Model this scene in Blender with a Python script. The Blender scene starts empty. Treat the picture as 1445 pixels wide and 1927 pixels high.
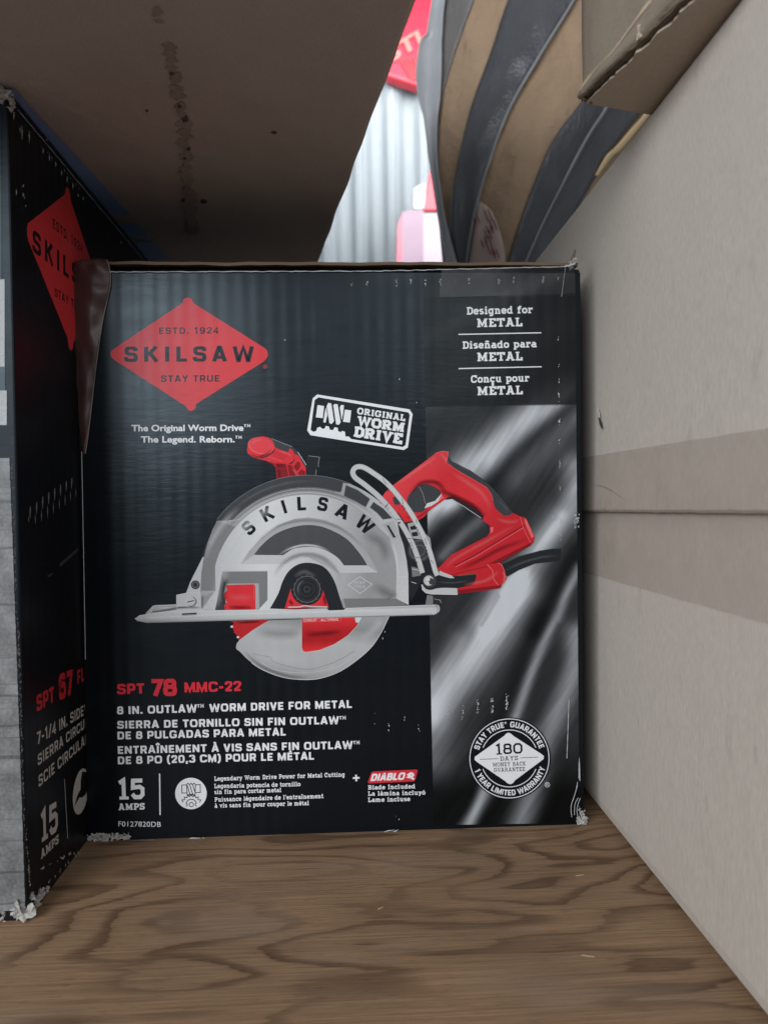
import bpy, bmesh, math, random
from mathutils import Vector, Matrix, noise
from mathutils.geometry import tessellate_polygon

random.seed(4)
SC = bpy.context.scene
COL = SC.collection
PI = math.pi

# ------------------------------------------------------------------ camera
W, H, F = 1445.0, 1927.0, 1340.0            # photograph size and focal length, in its pixels
CX, CY = W / 2, H / 2
CAM_Z = 0.2543                              # lens height above the shelf, metres
_d = Vector(((658 - CX) / F, (935 - CY) / F, 1.0)).normalized()      # where the shelf's depth direction vanishes
_u = Vector((-0.0137, -1.0, 0.0)); _u = (_u - _d * _u.dot(_d)).normalized()
_r = _d.cross(-_u) * -1
if _r.x < 0: _r = -_r
CAM = Vector((0, 0, CAM_Z))

def raydir(px, py):
    c = Vector(((px - CX) / F, (py - CY) / F, 1.0))
    return Vector((c.dot(_r), c.dot(_d), c.dot(_u)))

def at(px, py, y):                          # the point seen at a pixel, y metres into the shelf
    d = raydir(px, py)
    return CAM + d * (y / d.y)

def on_ground(px, py, z=0.0):
    d = raydir(px, py)
    return CAM + d * ((z - CAM_Z) / d.z)

cam = bpy.data.cameras.new('camera')
cam.sensor_fit = 'VERTICAL'; cam.sensor_height = 36.0
cam.lens = 36.0 * F / H
cam.clip_start = 0.01; cam.clip_end = 60
cam.dof.use_dof = True; cam.dof.focus_distance = 0.50; cam.dof.aperture_fstop = 7.5
cam_ob = bpy.data.objects.new('camera', cam); COL.objects.link(cam_ob)
# columns: camera x, y, z axes in world
xw = Vector((_r.x, _d.x, _u.x)); yw = Vector((_r.y, _d.y, _u.y)); zw = Vector((_r.z, _d.z, _u.z))
right = Vector((xw[0], yw[0], zw[0])); down = Vector((0, 0, 0))
def cam_axis(c):
    return Vector((c.dot(_r), c.dot(_d), c.dot(_u)))
ax = cam_axis(Vector((1, 0, 0))); ay = cam_axis(Vector((0, -1, 0))); az = cam_axis(Vector((0, 0, -1)))
M3 = Matrix((ax, ay, az)).transposed()
cam_ob.matrix_world = Matrix.Translation(CAM) @ M3.to_4x4()
SC.camera = cam_ob

# ------------------------------------------------------------------ light
wd = bpy.data.worlds.new('World'); SC.world = wd; wd.use_nodes = True
wd.node_tree.nodes['Background'].inputs[0].default_value = (0.75, 0.87, 1.0, 1)
wd.node_tree.nodes['Background'].inputs[1].default_value = 0.16

def area(name, loc, aim, sx, sy, power, col):
    l = bpy.data.lights.new(name, 'AREA'); l.shape = 'RECTANGLE'; l.size = sx; l.size_y = sy
    l.energy = power; l.color = col
    o = bpy.data.objects.new(name, l); COL.objects.link(o)
    o.location = loc
    o.rotation_euler = (Vector(aim) - Vector(loc)).to_track_quat('-Z', 'Y').to_euler()
    return o
area('aisle_daylight', (-1.25, -1.35, 1.0), (0.05, 0.5, 0.25), 1.7, 1.1, 58, (0.91, 0.96, 1.0))
area('aisle_fill', (0.9, -2.1, 1.25), (0.0, 0.5, 0.3), 1.6, 0.9, 18, (0.95, 0.97, 1.0))  # soft fill added for the grey sheen on the right half
area('siding_fill', (0.25, 1.5, 1.5), (0.15, 2.4, 1.05), 1.5, 0.7, 46, (0.95, 0.98, 1.0))  # added lamp, stands in for daylight coming through the siding
SC.view_settings.view_transform = 'Standard'; SC.view_settings.look = 'None'
SC.view_settings.exposure = 0.0; SC.view_settings.gamma = 1.0
SC.view_settings.use_curve_mapping = False
SC.cycles.max_bounces = 8
SC.cycles.sample_clamp_indirect = 4.0
SC.cycles.adaptive_threshold = 0.004

# ------------------------------------------------------------------ helpers
def lin(r, g=None, b=None):
    if g is None: g = b = r
    def f(c):
        c /= 255.0
        return c / 12.92 if c <= 0.04045 else ((c + 0.055) / 1.055) ** 2.4
    return (f(r), f(g), f(b), 1.0)

class NT:
    def __init__(s, name):
        s.m = bpy.data.materials.new(name); s.m.use_nodes = True
        s.t = s.m.node_tree; s.t.nodes.clear()
        s.out = s.t.nodes.new('ShaderNodeOutputMaterial')
    def n(s, typ, inp=None, **kw):
        nd = s.t.nodes.new('ShaderNode' + typ)
        for k, v in kw.items(): setattr(nd, k, v)
        for k, v in (inp or {}).items():
            if hasattr(v, 'is_output') or isinstance(v, bpy.types.NodeSocket): s.t.links.new(v, nd.inputs[k])
            else: nd.inputs[k].default_value = v
        return nd
    def math(s, op, a, b=0.0, c=0.0, clamp=False):
        return s.n('Math', {0: a, 1: b, 2: c}, operation=op, use_clamp=clamp).outputs[0]
    def mix(s, fac, a, b, mode='MIX'):
        nd = s.n('Mix', data_type='RGBA', blend_type=mode)
        for k, v in ((0, fac), (6, a), (7, b)):
            if isinstance(v, bpy.types.NodeSocket): s.t.links.new(v, nd.inputs[k])
            else: nd.inputs[k].default_value = v
        return nd.outputs[2]
    def ramp(s, fac, stops, interp='LINEAR'):
        nd = s.n('ValToRGB', {0: fac}); cr = nd.color_ramp; cr.interpolation = interp
        while len(cr.elements) < len(stops): cr.elements.new(0.5)
        for e, (p, c) in zip(cr.elements, stops):
            e.position = p; e.color = c if len(c) == 4 else (*c, 1)
        return nd.outputs[0]
    def noise(s, vec, scale, detail=2.0, rough=0.5, dist=0.0):
        return s.n('TexNoise', {'Vector': vec, 'Scale': scale, 'Detail': detail, 'Roughness': rough, 'Distortion': dist}).outputs[0]
    def scale(s, vec, v):
        return s.n('Mapping', {'Vector': vec, 'Scale': v}).outputs[0]
    def smooth(s, x, a, b):
        return s.n('MapRange', {0: x, 1: a, 2: b, 3: 0.0, 4: 1.0}, interpolation_type='SMOOTHSTEP').outputs[0]
    def bsdf(s, **inp):
        b = s.n('BsdfPrincipled', {k.replace('_', ' '): v for k, v in inp.items()})
        s.t.links.new(b.outputs[0], s.out.inputs[0]); return b

G4 = lambda v: (v, v, v, 1)

def relief(t, vec, flute=0.011, amp=1.0):
    """corrugated board under a glossy printed liner: vertical flutes, fine wrinkles"""
    xyz = t.n('SeparateXYZ', {0: vec})
    warp = t.noise(t.scale(vec, (6, 6, 3)), 1.0, 1)
    ph = t.math('MULTIPLY_ADD', xyz.outputs[0], 2 * PI / flute, t.math('MULTIPLY', warp, 3.0))
    w = t.math('SINE', ph)
    strength = t.smooth(t.noise(t.scale(vec, (13, 13, 5)), 1.0, 2), .30, .72)
    w = t.math('MULTIPLY', w, t.math('MULTIPLY', strength, 0.000085 * amp))
    wr = t.noise(t.scale(vec, (60, 60, 330)), 1.0, 3, 0.55)
    wmask = t.noise(t.scale(vec, (8, 8, 8)), 1.0, 1)
    h = t.math('MULTIPLY_ADD', t.math('MULTIPLY', wr, wmask), 0.00016 * amp, w)
    big = t.noise(vec, 9.0, 1)
    h = t.math('MULTIPLY_ADD', big, 0.0014 * amp, h)
    return t.n('Bump', {'Height': h, 'Strength': 1.0, 'Distance': 1.0}).outputs[0]

def board(name, colour, rough=0.33, amp=1.0, grain=0.12, specks=0.0, spec=0.20):
    rough = 0.30 if amp == 1.0 else 0.40
    """printed liner.  colour: rgba, or (p0, p1, stops) = printed gradient along local x/z, or 'col' = printed picture in the mesh"""
    t = NT(name)
    vec = t.n('TexCoord').outputs['Object']
    if colour == 'col':
        base = t.n('VertexColor', layer_name='col').outputs[0]
    elif isinstance(colour[0], tuple):
        (x0, z0), (x1, z1), stops = colour
        dx, dz = x1 - x0, z1 - z0; L2 = dx * dx + dz * dz
        xyz = t.n('SeparateXYZ', {0: vec})
        f = t.math('MULTIPLY_ADD', xyz.outputs[0], dx / L2, -(x0 * dx + z0 * dz) / L2)
        f = t.math('MULTIPLY_ADD', xyz.outputs[2], dz / L2, f)
        base = t.ramp(f, stops)
    else:
        base = t.n('RGB').outputs[0]; base.default_value = colour
    g = t.noise(vec, 1900, 1)
    gf = t.math('MULTIPLY_ADD', g, 2 * grain, 1 - grain)
    base = t.n('VectorMath', {0: base, 'Scale': gf}, operation='SCALE').outputs[0]
    if specks:
        sp = t.noise(vec, 420, 1)
        cl = t.noise(vec, 26, 2)
        k = t.math('MULTIPLY', t.smooth(sp, 0.82 - 0.04 * specks, 0.87), t.smooth(cl, 0.45, 0.62))
        base = t.mix(k, base, G4(0.42))
    rn = t.noise(t.scale(vec, (30, 30, 80)), 1.0, 2)
    b_ = t.bsdf(Base_Color=base, Roughness=t.math('MULTIPLY_ADD', rn, 0.12, rough - 0.06), Normal=relief(t, vec, amp=amp), Specular_IOR_Level=spec)
    b_.inputs['Specular Tint'].default_value = (.74, .90, 1.0, 1)      # blue of the skylight put into the highlight colour
    return t.m

def paper(name, colour, rough=0.8, fibre=0.12, smudge=0.0, bump=0.0004, dir=(1, 1, 1), stain=(0.3, 0.27, 0.24, 1), blot=0.15, spec=0.25):
    """bare carton board: fibres, blotches, vertical rub marks"""
    t = NT(name)
    vec = t.n('TexCoord').outputs['Object']
    a = t.noise(t.scale(vec, tuple(700 * d for d in dir)), 1.0, 3, 0.6)
    b = t.noise(vec, 11, 3, 0.55)
    f = t.math('MULTIPLY_ADD', a, 2 * fibre, 1 - fibre)
    f = t.math('MULTIPLY', f, t.math('MULTIPLY_ADD', b, 2 * blot, 1 - blot))
    base = t.n('VectorMath', {0: colour[:3], 'Scale': f}, operation='SCALE').outputs[0]
    if smudge:
        s1 = t.noise(t.scale(vec, (70, 70, 26)), 1.0, 3, 0.6)
        s2 = t.noise(vec, 7, 2)
        k = t.math('MULTIPLY', t.smooth(s1, 0.56, 0.78), t.smooth(s2, 0.42, 0.62))
        base = t.mix(t.math('MULTIPLY', k, smudge), base, stain)
        s3 = t.noise(t.scale(vec, (300, 300, 110)), 1.0, 2, 0.5)
        k3 = t.math('MULTIPLY', t.smooth(s3, 0.70, 0.76), t.smooth(t.noise(vec, 13, 1), 0.5, 0.6))
        base = t.mix(t.math('MULTIPLY', k3, smudge), base, stain)
    h = t.math('MULTIPLY_ADD', a, bump * 0.35, t.math('MULTIPLY', t.noise(vec, 30, 3), bump * 2))
    nrm = t.n('Bump', {'Height': h, 'Strength': 1.0, 'Distance': 1.0}).outputs[0]
    t.bsdf(Base_Color=base, Roughness=rough, Normal=nrm, Specular_IOR_Level=spec)
    return t.m

def plastic(name, colour, rough=0.4, bump=0.0, bscale=120, spec=0.5, vary=0.1, fold=0.0):
    t = NT(name)
    vec = t.n('TexCoord').outputs['Object']
    nz = t.noise(vec, bscale, 3)
    f = t.math('MULTIPLY_ADD', t.noise(vec, 14, 3), 2 * vary, 1 - vary)
    base = t.n('VectorMath', {0: colour[:3], 'Scale': f}, operation='SCALE').outputs[0]
    kw = dict(Base_Color=base, Roughness=rough, Specular_IOR_Level=spec)
    if fold:
        fz = t.noise(t.n('Mapping', {'Vector': vec, 'Rotation': (0, .6, .3), 'Scale': (26, 26, 7)}).outputs[0], 1.0, 3, .55, .6)
        nz = t.math('MULTIPLY_ADD', fz, fold / max(bump, 1e-6), nz)
    if bump: kw['Normal'] = t.n('Bump', {'Height': t.math('MULTIPLY', nz, bump), 'Strength': 1.0, 'Distance': 1.0}).outputs[0]
    t.bsdf(**kw); return t.m

def film(name, tint, opacity, rough=0.2, wr=0.0008, wscale=60):
    """clear packing tape: a glossy skin over whatever it covers"""
    t = NT(name)
    vec = t.n('TexCoord').outputs['Object']
    h = t.math('MULTIPLY', t.noise(t.scale(vec, (1, 1, 0.5)), wscale, 3), wr)
    nrm = t.n('Bump', {'Height': h, 'Strength': 1.0, 'Distance': 1.0}).outputs[0]
    b = t.n('BsdfPrincipled', {'Base Color': tint, 'Roughness': rough, 'Normal': nrm})
    tr = t.n('BsdfTransparent', {0: (0.97, 0.96, 0.95, 1)})
    op = t.math('MULTIPLY_ADD', t.noise(vec, 45, 3), 0.3, opacity - 0.15, clamp=True)
    mx = t.n('MixShader', {0: op, 1: tr.outputs[0], 2: b.outputs[0]})
    t.t.links.new(mx.outputs[0], t.out.inputs[0])
    return t.m

def link(name, me, parent=None, mats=()):
    o = bpy.data.objects.new(name, me); COL.objects.link(o)
    for m in mats: me.materials.append(m)
    if parent: o.parent = parent
    return o

def bm_obj(name, bm, mat, parent=None, smooth=False, bevel=0.0, segs=2, recalc=True):
    if recalc: bmesh.ops.recalc_face_normals(bm, faces=bm.faces[:])
    me = bpy.data.meshes.new(name); bm.to_mesh(me); bm.free()
    o = link(name, me, parent, mat if isinstance(mat, (list, tuple)) else [mat])
    if smooth:
        for p in me.polygons: p.use_smooth = True
    if bevel:
        b = o.modifiers.new('bevel', 'BEVEL'); b.width = bevel; b.segments = segs; b.limit_method = 'ANGLE'
    return o

def thing(name, label, cat, loc=(0, 0, 0), rz=0.0, group=None):
    o = bpy.data.objects.new(name, None); COL.objects.link(o)
    o.empty_display_size = 0.03
    o.location = loc; o.rotation_euler = (0, 0, rz)
    return tag(o, label, cat, group)

def tag(o, label, cat, group=None):
    o['label'] = label; o['category'] = cat
    if group: o['group'] = group
    return o

def box_bm(x0, x1, y0, y1, z0, z1, bm=None):
    bm = bm or bmesh.new()
    v = [bm.verts.new((x, y, z)) for x in (x0, x1) for y in (y0, y1) for z in (z0, z1)]
    for f in ((0, 1, 3, 2), (4, 6, 7, 5), (0, 4, 5, 1), (2, 3, 7, 6), (0, 2, 6, 4), (1, 5, 7, 3)):
        bm.faces.new([v[i] for i in f])
    return bm

def prism_bm(pts, depth_vec, bm=None):
    """solid from a closed list of 3-D points, pushed along a vector"""
    bm = bm or bmesh.new(); dv = Vector(depth_vec)
    a = [bm.verts.new(p) for p in pts]; b = [bm.verts.new(Vector(p) + dv) for p in pts]
    n = len(pts)
    for tri in tessellate_polygon([[Vector(p) for p in pts]]):
        try:
            bm.faces.new([a[i] for i in tri]); bm.faces.new([b[i] for i in reversed(tri)])
        except ValueError: pass
    for i in range(n): bm.faces.new((a[i], a[(i + 1) % n], b[(i + 1) % n], b[i]))
    return bm

def chaikin(pts, n=2, closed=True):
    for _ in range(n):
        q = []; m = len(pts)
        rng = range(m) if closed else range(m - 1)
        if not closed: q.append(pts[0])
        for i in rng:
            a, b = pts[i], pts[(i + 1) % m]
            q.append((a[0] * .75 + b[0] * .25, a[1] * .75 + b[1] * .25))
            q.append((a[0] * .25 + b[0] * .75, a[1] * .25 + b[1] * .75))
        if not closed: q.append(pts[-1])
        pts = q
    return pts

def catmull(pts, k=6):
    out = []; n = len(pts)
    for i in range(n - 1):
        p0 = pts[max(i - 1, 0)]; p1 = pts[i]; p2 = pts[i + 1]; p3 = pts[min(i + 2, n - 1)]
        for j in range(k):
            t = j / k
            out.append(tuple(0.5 * (2 * b + (c - a) * t + (2 * a - 5 * b + 4 * c - d) * t * t + (3 * b - a - 3 * c + d) * t ** 3)
                             for a, b, c, d in zip(p0, p1, p2, p3)))
    out.append(tuple(pts[-1])); return out

def ellipse(cx, cy, rx, ry=None, rot=0.0, n=48, a0=0.0, a1=360.0):
    ry = rx if ry is None else ry; out = []
    full = abs(a1 - a0) >= 359.9
    m = n if full else n + 1
    for i in range(m):
        a = math.radians(a0 + (a1 - a0) * i / n); x, y = rx * math.cos(a), ry * math.sin(a)
        c, s = math.cos(rot), math.sin(rot)
        out.append((cx + x * c + y * s, cy - (-x * s + y * c)))
    return out

def arcband(cx, cy, r0, r1, a0, a1, n=40):
    return ellipse(cx, cy, r1, n=n, a0=a0, a1=a1) + ellipse(cx, cy, r0, n=n, a0=a1, a1=a0)

def zoomed(x0, y0, s):
    return lambda *p: [(x0 + x / s, y0 + y / s) for x, y in p]

# ------------------------------------------------------------------ lettering
FONT_H = None
def glyphs(text, weight=0.028, space=1.0, shear=0.0):
    """flat triangles of a text in the built-in typeface, unit size"""
    cu = bpy.data.curves.new('lettering', 'FONT'); cu.body = text; cu.offset = weight
    cu.space_character = space; cu.resolution_u = 5; cu.shear = shear; cu.fill_mode = 'FRONT'
    ob = bpy.data.objects.new('lettering', cu); COL.objects.link(ob)
    dg = bpy.context.evaluated_depsgraph_get()
    me = ob.evaluated_get(dg).to_mesh()
    me.calc_loop_triangles()
    vs = [(v.co.x, v.co.y) for v in me.vertices]; ts = [tuple(t.vertices) for t in me.loop_triangles]
    ob.evaluated_get(dg).to_mesh_clear()
    bpy.data.objects.remove(ob); bpy.data.curves.remove(cu)
    return vs, ts

def cap_height(weight):
    vs, _ = glyphs('H', weight)
    return max(v[1] for v in vs), min(v[1] for v in vs)
_caps = {}
def caps(w):
    if w not in _caps: _caps[w] = cap_height(w)
    return _caps[w]

# a bold slab-serif alphabet drawn from strokes (cap height 1)
T_ = 0.2; Hh = T_ / 2; X_ = 0.74; SB = 0.145
def _slab():
    g = {}
    lo, hi, xh = Hh, 1 - Hh, X_ - Hh
    def S(*xs, y=0.0, w=0.19): return [(x - w, x + w, y) for x in xs]
    top = 1 - SB; xt = X_ - SB
    g['I'] = (.5, [([(.25, 0), (.25, 1)], 0)], S(.25) + S(.25, y=top))
    g['L'] = (.72, [([(.22, 0), (.22, 1)], 0), ([(.22, lo - .02), (.62, lo - .02), (.62, .36)], 0)], S(.22) + S(.22, y=top))
    g['T'] = (.78, [([(.39, 0), (.39, 1)], 0), ([(.08, .66), (.08, hi), (.70, hi), (.70, .66)], 0)], S(.39, w=.2))
    g['E'] = (.76, [([(.22, 0), (.22, 1)], 0), ([(.22, lo), (.66, lo), (.66, .33)], 0), ([(.22, hi), (.64, hi), (.64, .68)], 0), ([(.22, .5), (.5, .5)], 0)], S(.2, w=.17) + S(.2, y=top, w=.17))
    g['D'] = (.82, [([(.22, lo), (.52, lo), (.72, .25), (.72, .75), (.52, hi), (.22, hi)], 0), ([(.22, 0), (.22, 1)], 0)], [(0.03, .3, 0), (0.03, .3, top)])
    g['O'] = (.84, [([(.42, lo), (.26, lo), (.11, .27), (.11, .73), (.26, hi), (.58, hi), (.73, .73), (.73, .27), (.58, lo), (.42, lo)], 0)], [])
    g['C'] = (.8, [([(.70, .3), (.56, lo), (.26, lo), (.11, .27), (.11, .73), (.26, hi), (.54, hi), (.68, .72)], 0), ([(.69, 1), (.69, .64)], 0)], [])
    g['G'] = (.86, [([(.70, .45), (.70, .2), (.56, lo), (.26, lo), (.11, .27), (.11, .73), (.26, hi), (.54, hi), (.68, .74)], 0), ([(.48, .43), (.84, .43)], 0), ([(.68, 1), (.68, .66)], 0)], [])
    g['P'] = (.78, [([(.22, 0), (.22, 1)], 0), ([(.22, hi), (.56, hi), (.67, .78), (.67, .58), (.56, .43), (.22, .43)], 0)], S(.22) + [(0.03, .3, top)])
    g['R'] = (.88, [([(.22, 0), (.22, 1)], 0), ([(.22, hi), (.56, hi), (.67, .8), (.67, .62), (.56, .47), (.22, .47)], 0), ([(.5, .45), (.68, .05)], 0)], S(.22) + [(0.03, .3, top), (.56, .88, 0)])
    g['B'] = (.82, [([(.22, 0), (.22, 1)], 0), ([(.22, hi), (.54, hi), (.64, .8), (.64, .66), (.54, .52), (.22, .52)], 0), ([(.54, .52), (.70, .40), (.70, .24), (.58, lo), (.22, lo)], 0)], [(0.03, .3, 0), (0.03, .3, top)])
    g['M'] = (1.1, [([(.22, 0), (.22, 1)], 0), ([(.88, 0), (.88, 1)], 0), ([(.24, .93), (.55, .22), (.86, .93)], 0)], S(.22, .88, w=.17) + [(.03, .3, top), (.8, 1.07, top)])
    g['N'] = (.9, [([(.2, 0), (.2, 1)], 0), ([(.7, 0), (.7, 1)], 0), ([(.22, .93), (.68, .07)], 0)], S(.2, w=.18) + [(.02, .28, top), (.54, .88, top)])
    g['U'] = (.88, [([(.21, 1), (.21, .26), (.34, lo), (.54, lo), (.67, .26), (.67, 1)], 0)], S(.21, .67, y=top, w=.18))
    g['A'] = (.9, [([(.19, 0), (.42, .93), (.48, .93), (.71, 0)], 0), ([(.28, .3), (.62, .3)], 0)], S(.17, .73, w=.17) + [(.24, .5, top)])
    g['V'] = (.88, [([(.19, 1), (.44, .08), (.69, 1)], 0)], S(.17, .71, y=top, w=.17))
    g['W'] = (1.24, [([(.19, 1), (.38, .08), (.62, .86), (.86, .08), (1.05, 1)], 0)], S(.17, 1.07, y=top, w=.17) + [(.5, .74, top)])
    g['Y'] = (.86, [([(.18, 1), (.43, .48), (.68, 1)], 0), ([(.43, 0), (.43, .5)], 0)], S(.43) + S(.16, .7, y=top, w=.16))
    g['K'] = (.88, [([(.2, 0), (.2, 1)], 0), ([(.66, .93), (.32, .5), (.7, .06)], 0)], S(.2, .7, w=.18) + S(.2, .68, y=top, w=.17))
    g['S'] = (.74, [([(.13, .28), (.24, lo), (.52, lo), (.63, .22), (.63, .36), (.52, .47), (.22, .55), (.12, .68), (.12, .8), (.24, hi), (.48, hi), (.6, .74)], 0), ([(.61, 1), (.61, .68)], 0), ([(.12, 0), (.12, .32)], 0)], [])
    g['1'] = (.58, [([(.08, .8), (.3, .93), (.32, 0)], 0)], S(.32, w=.24))
    g['5'] = (.76, [([(.64, hi), (.16, hi), (.14, .56), (.5, .6), (.64, .5), (.64, .22), (.52, lo), (.24, lo), (.11, .26)], 0)], [])
    g['8'] = (.78, [([(.39, lo), (.22, lo), (.11, .2), (.11, .4), (.2, .51), (.14, .62), (.14, .8), (.24, hi), (.54, hi), (.64, .8), (.64, .62), (.58, .51), (.67, .4), (.67, .2), (.56, lo), (.39, lo)], 0), ([(.2, .52), (.58, .52)], 0)], [])
    g['0'] = g['O']
    # small letters
    g['o'] = (.68, [([(.34, lo), (.22, lo), (.1, .22), (.1, .52), (.22, xh), (.46, xh), (.58, .52), (.58, .22), (.46, lo), (.34, lo)], 0)], [])
    g['e'] = (.66, [([(.56, .2), (.46, lo), (.22, lo), (.1, .22), (.1, .52), (.22, xh), (.44, xh), (.55, .52), (.55, .39), (.1, .39)], 0)], [])
    g['c'] = (.62, [([(.54, .2), (.46, lo), (.22, lo), (.1, .22), (.1, .52), (.22, xh), (.42, xh), (.52, .54)], 0), ([(.52, X_), (.52, .48)], 0)], [])
    g['d'] = (.76, [([(.54, lo), (.22, lo), (.1, .22), (.1, .52), (.22, xh), (.54, xh)], 0), ([(.54, 0), (.54, 1)], 0)], [(.4, .56, top), (.56, .74, 0)])
    g['a'] = (.7, [([(.14, xh), (.42, xh), (.52, .52), (.52, 0)], 0), ([(.52, .4), (.2, .4), (.1, .3), (.1, .2), (.2, lo), (.52, lo)], 0)], [(.54, .7, 0)])
    g['n'] = (.8, [([(.2, 0), (.2, X_)], 0), ([(.2, xh), (.48, xh), (.58, .5), (.58, 0)], 0)], S(.2, .58, w=.175) + [(.03, .2, xt)])
    g['m'] = (1.14, [([(.2, 0), (.2, X_)], 0), ([(.2, xh), (.46, xh), (.55, .5), (.55, 0)], 0), ([(.55, xh), (.81, xh), (.9, .5), (.9, 0)], 0)], S(.2, .55, .9, w=.155) + [(.03, .2, xt)])
    g['r'] = (.62, [([(.2, 0), (.2, X_)], 0), ([(.2, .48), (.3, xh), (.52, xh), (.52, .46)], 0)], S(.22, w=.21) + [(.03, .2, xt)])
    g['i'] = (.44, [([(.22, 0), (.22, X_)], 0), ([(.22, .83), (.22, 1.02)], 0)], S(.22, w=.2) + [(.04, .2, xt)])
    g['l'] = (.44, [([(.22, 0), (.22, 1)], 0)], S(.22, w=.2) + [(.04, .2, top)])
    g['t'] = (.54, [([(.22, .95), (.22, .2), (.3, lo), (.46, lo), (.46, .2)], 0), ([(.04, X_ - .08), (.48, X_ - .08)], 0)], [])
    g['f'] = (.56, [([(.22, 0), (.22, .82), (.32, hi), (.54, hi)], 0), ([(.04, X_ - .08), (.48, X_ - .08)], 0)], S(.24, w=.2))
    g['u'] = (.8, [([(.2, X_), (.2, .22), (.3, lo), (.58, lo)], 0), ([(.58, 0), (.58, X_)], 0)], [(.03, .2, xt), (.42, .6, xt), (.6, .77, 0)])
    g['v'] = (.72, [([(.14, X_), (.36, .06), (.58, X_)], 0)], S(.14, .58, y=xt, w=.15))
    g['w'] = (1.02, [([(.14, X_), (.32, .06), (.51, .62), (.7, .06), (.88, X_)], 0)], S(.14, .88, y=xt, w=.15))
    g['y'] = (.72, [([(.14, X_), (.36, .1)], 0), ([(.58, X_), (.3, -.16), (.12, -.16)], 0)], S(.14, .58, y=xt, w=.15))
    g['p'] = (.76, [([(.2, -.26), (.2, X_)], 0), ([(.2, lo), (.52, lo), (.64, .22), (.64, .52), (.52, xh), (.2, xh)], 0)], S(.22, y=-.26, w=.19) + [(.03, .2, xt)])
    g['g'] = (.74, [([(.54, lo), (.22, lo), (.1, .22), (.1, .52), (.22, xh), (.54, xh)], 0), ([(.54, X_), (.54, -.08), (.46, -.17), (.14, -.17)], 0)], [(.54, .72, xt)])
    g['s'] = (.6, [([(.1, .12), (.2, lo), (.4, lo), (.5, .18), (.5, .26), (.4, .35), (.2, .4), (.1, .5), (.1, .56), (.2, xh), (.5, xh)], 0)], [])
    g["'"] = (.26, [([(.13, .7), (.13, 1.02)], 0)], [])
    g['+'] = (.8, [([(.08, .45), (.72, .45)], 0), ([(.4, .13), (.4, .77)], 0)], [])
    g[' '] = (.42, [], [])
    def acc(base, ch, strokes): 
        w, st, se = g[base]; g[ch] = (w, st + strokes, se)
    acc('n', 'ñ', [([(.16, .86), (.3, .95), (.44, .88), (.58, .97)], 0)])
    acc('e', 'é', [([(.28, .82), (.44, 1.0)], 0)]); acc('a', 'á', [([(.26, .82), (.42, 1.0)], 0)])
    acc('a', 'à', [([(.22, 1.0), (.38, .82)], 0)]); acc('o', 'ó', [([(.28, .82), (.44, 1.0)], 0)])
    acc('E', 'É', [([(.32, 1.06), (.5, 1.22)], 0)])
    acc('c', 'ç', [([(.32, 0), (.38, -.14), (.2, -.24)], 0)])
    w, st, se = g['i']; g['î'] = (w, st[:1] + [([(.06, .84), (.22, .98), (.38, .84)], 0)], se)
    return g
SLAB = _slab()

def stroke_tris(pts, w, closed=False, cap=0.0):
    """a constant-width band along a polyline, mitred: verts, triangles"""
    n = len(pts); vs = []; ts = []
    if closed and pts[0] == pts[-1]: pts = pts[:-1]; n -= 1
    for i in range(n):
        p = Vector(pts[i])
        a = Vector(pts[i - 1]) if (closed or i > 0) else None
        b = Vector(pts[(i + 1) % n]) if (closed or i < n - 1) else None
        d1 = (p - a).normalized() if a else (b - p).normalized()
        d2 = (b - p).normalized() if b else d1
        n1 = Vector((-d1.y, d1.x)); n2 = Vector((-d2.y, d2.x))
        m = (n1 + n2)
        if m.length < 1e-6: m = n1
        m.normalize(); k = min(1.0 / max(m.dot(n1), 0.35), 2.2)
        ww = w(i / max(n - 1, 1)) if callable(w) else w
        vs += [tuple(p + m * ww / 2 * k), tuple(p - m * ww / 2 * k)]
    rng = range(n) if closed else range(n - 1)
    for i in rng:
        a, b = 2 * i, 2 * ((i + 1) % n)
        ts += [(a, a + 1, b + 1), (a, b + 1, b)]
    return vs, ts

def slab_glyphs(text, space=0.06, thick=T_):
    """[(verts, tris)] pieces; stacked with hair-thin offsets because strokes of a letter cross"""
    x = 0.0; pieces = []
    for ch in text:
        w, st, se = SLAB[ch]
        k = 0
        for pts, _ in st:
            closed = len(pts) > 3 and pts[0] == pts[-1]
            v, t = stroke_tris(pts, thick if len(pts) > 0 else thick, closed)
            pieces.append((k, [(x + a, b) for a, b in v], t)); k += 1
        for x0, x1, y0 in se:
            sh = SB * thick / T_
            yy = y0 if y0 <= 0.0 else y0 + (SB - sh)
            pieces.append((k, [(x + x0, yy), (x + x1, yy), (x + x1, yy + sh), (x + x0, yy + sh)], [(0, 1, 2), (0, 2, 3)])); k += 1
        x += w + space
    return pieces

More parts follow.
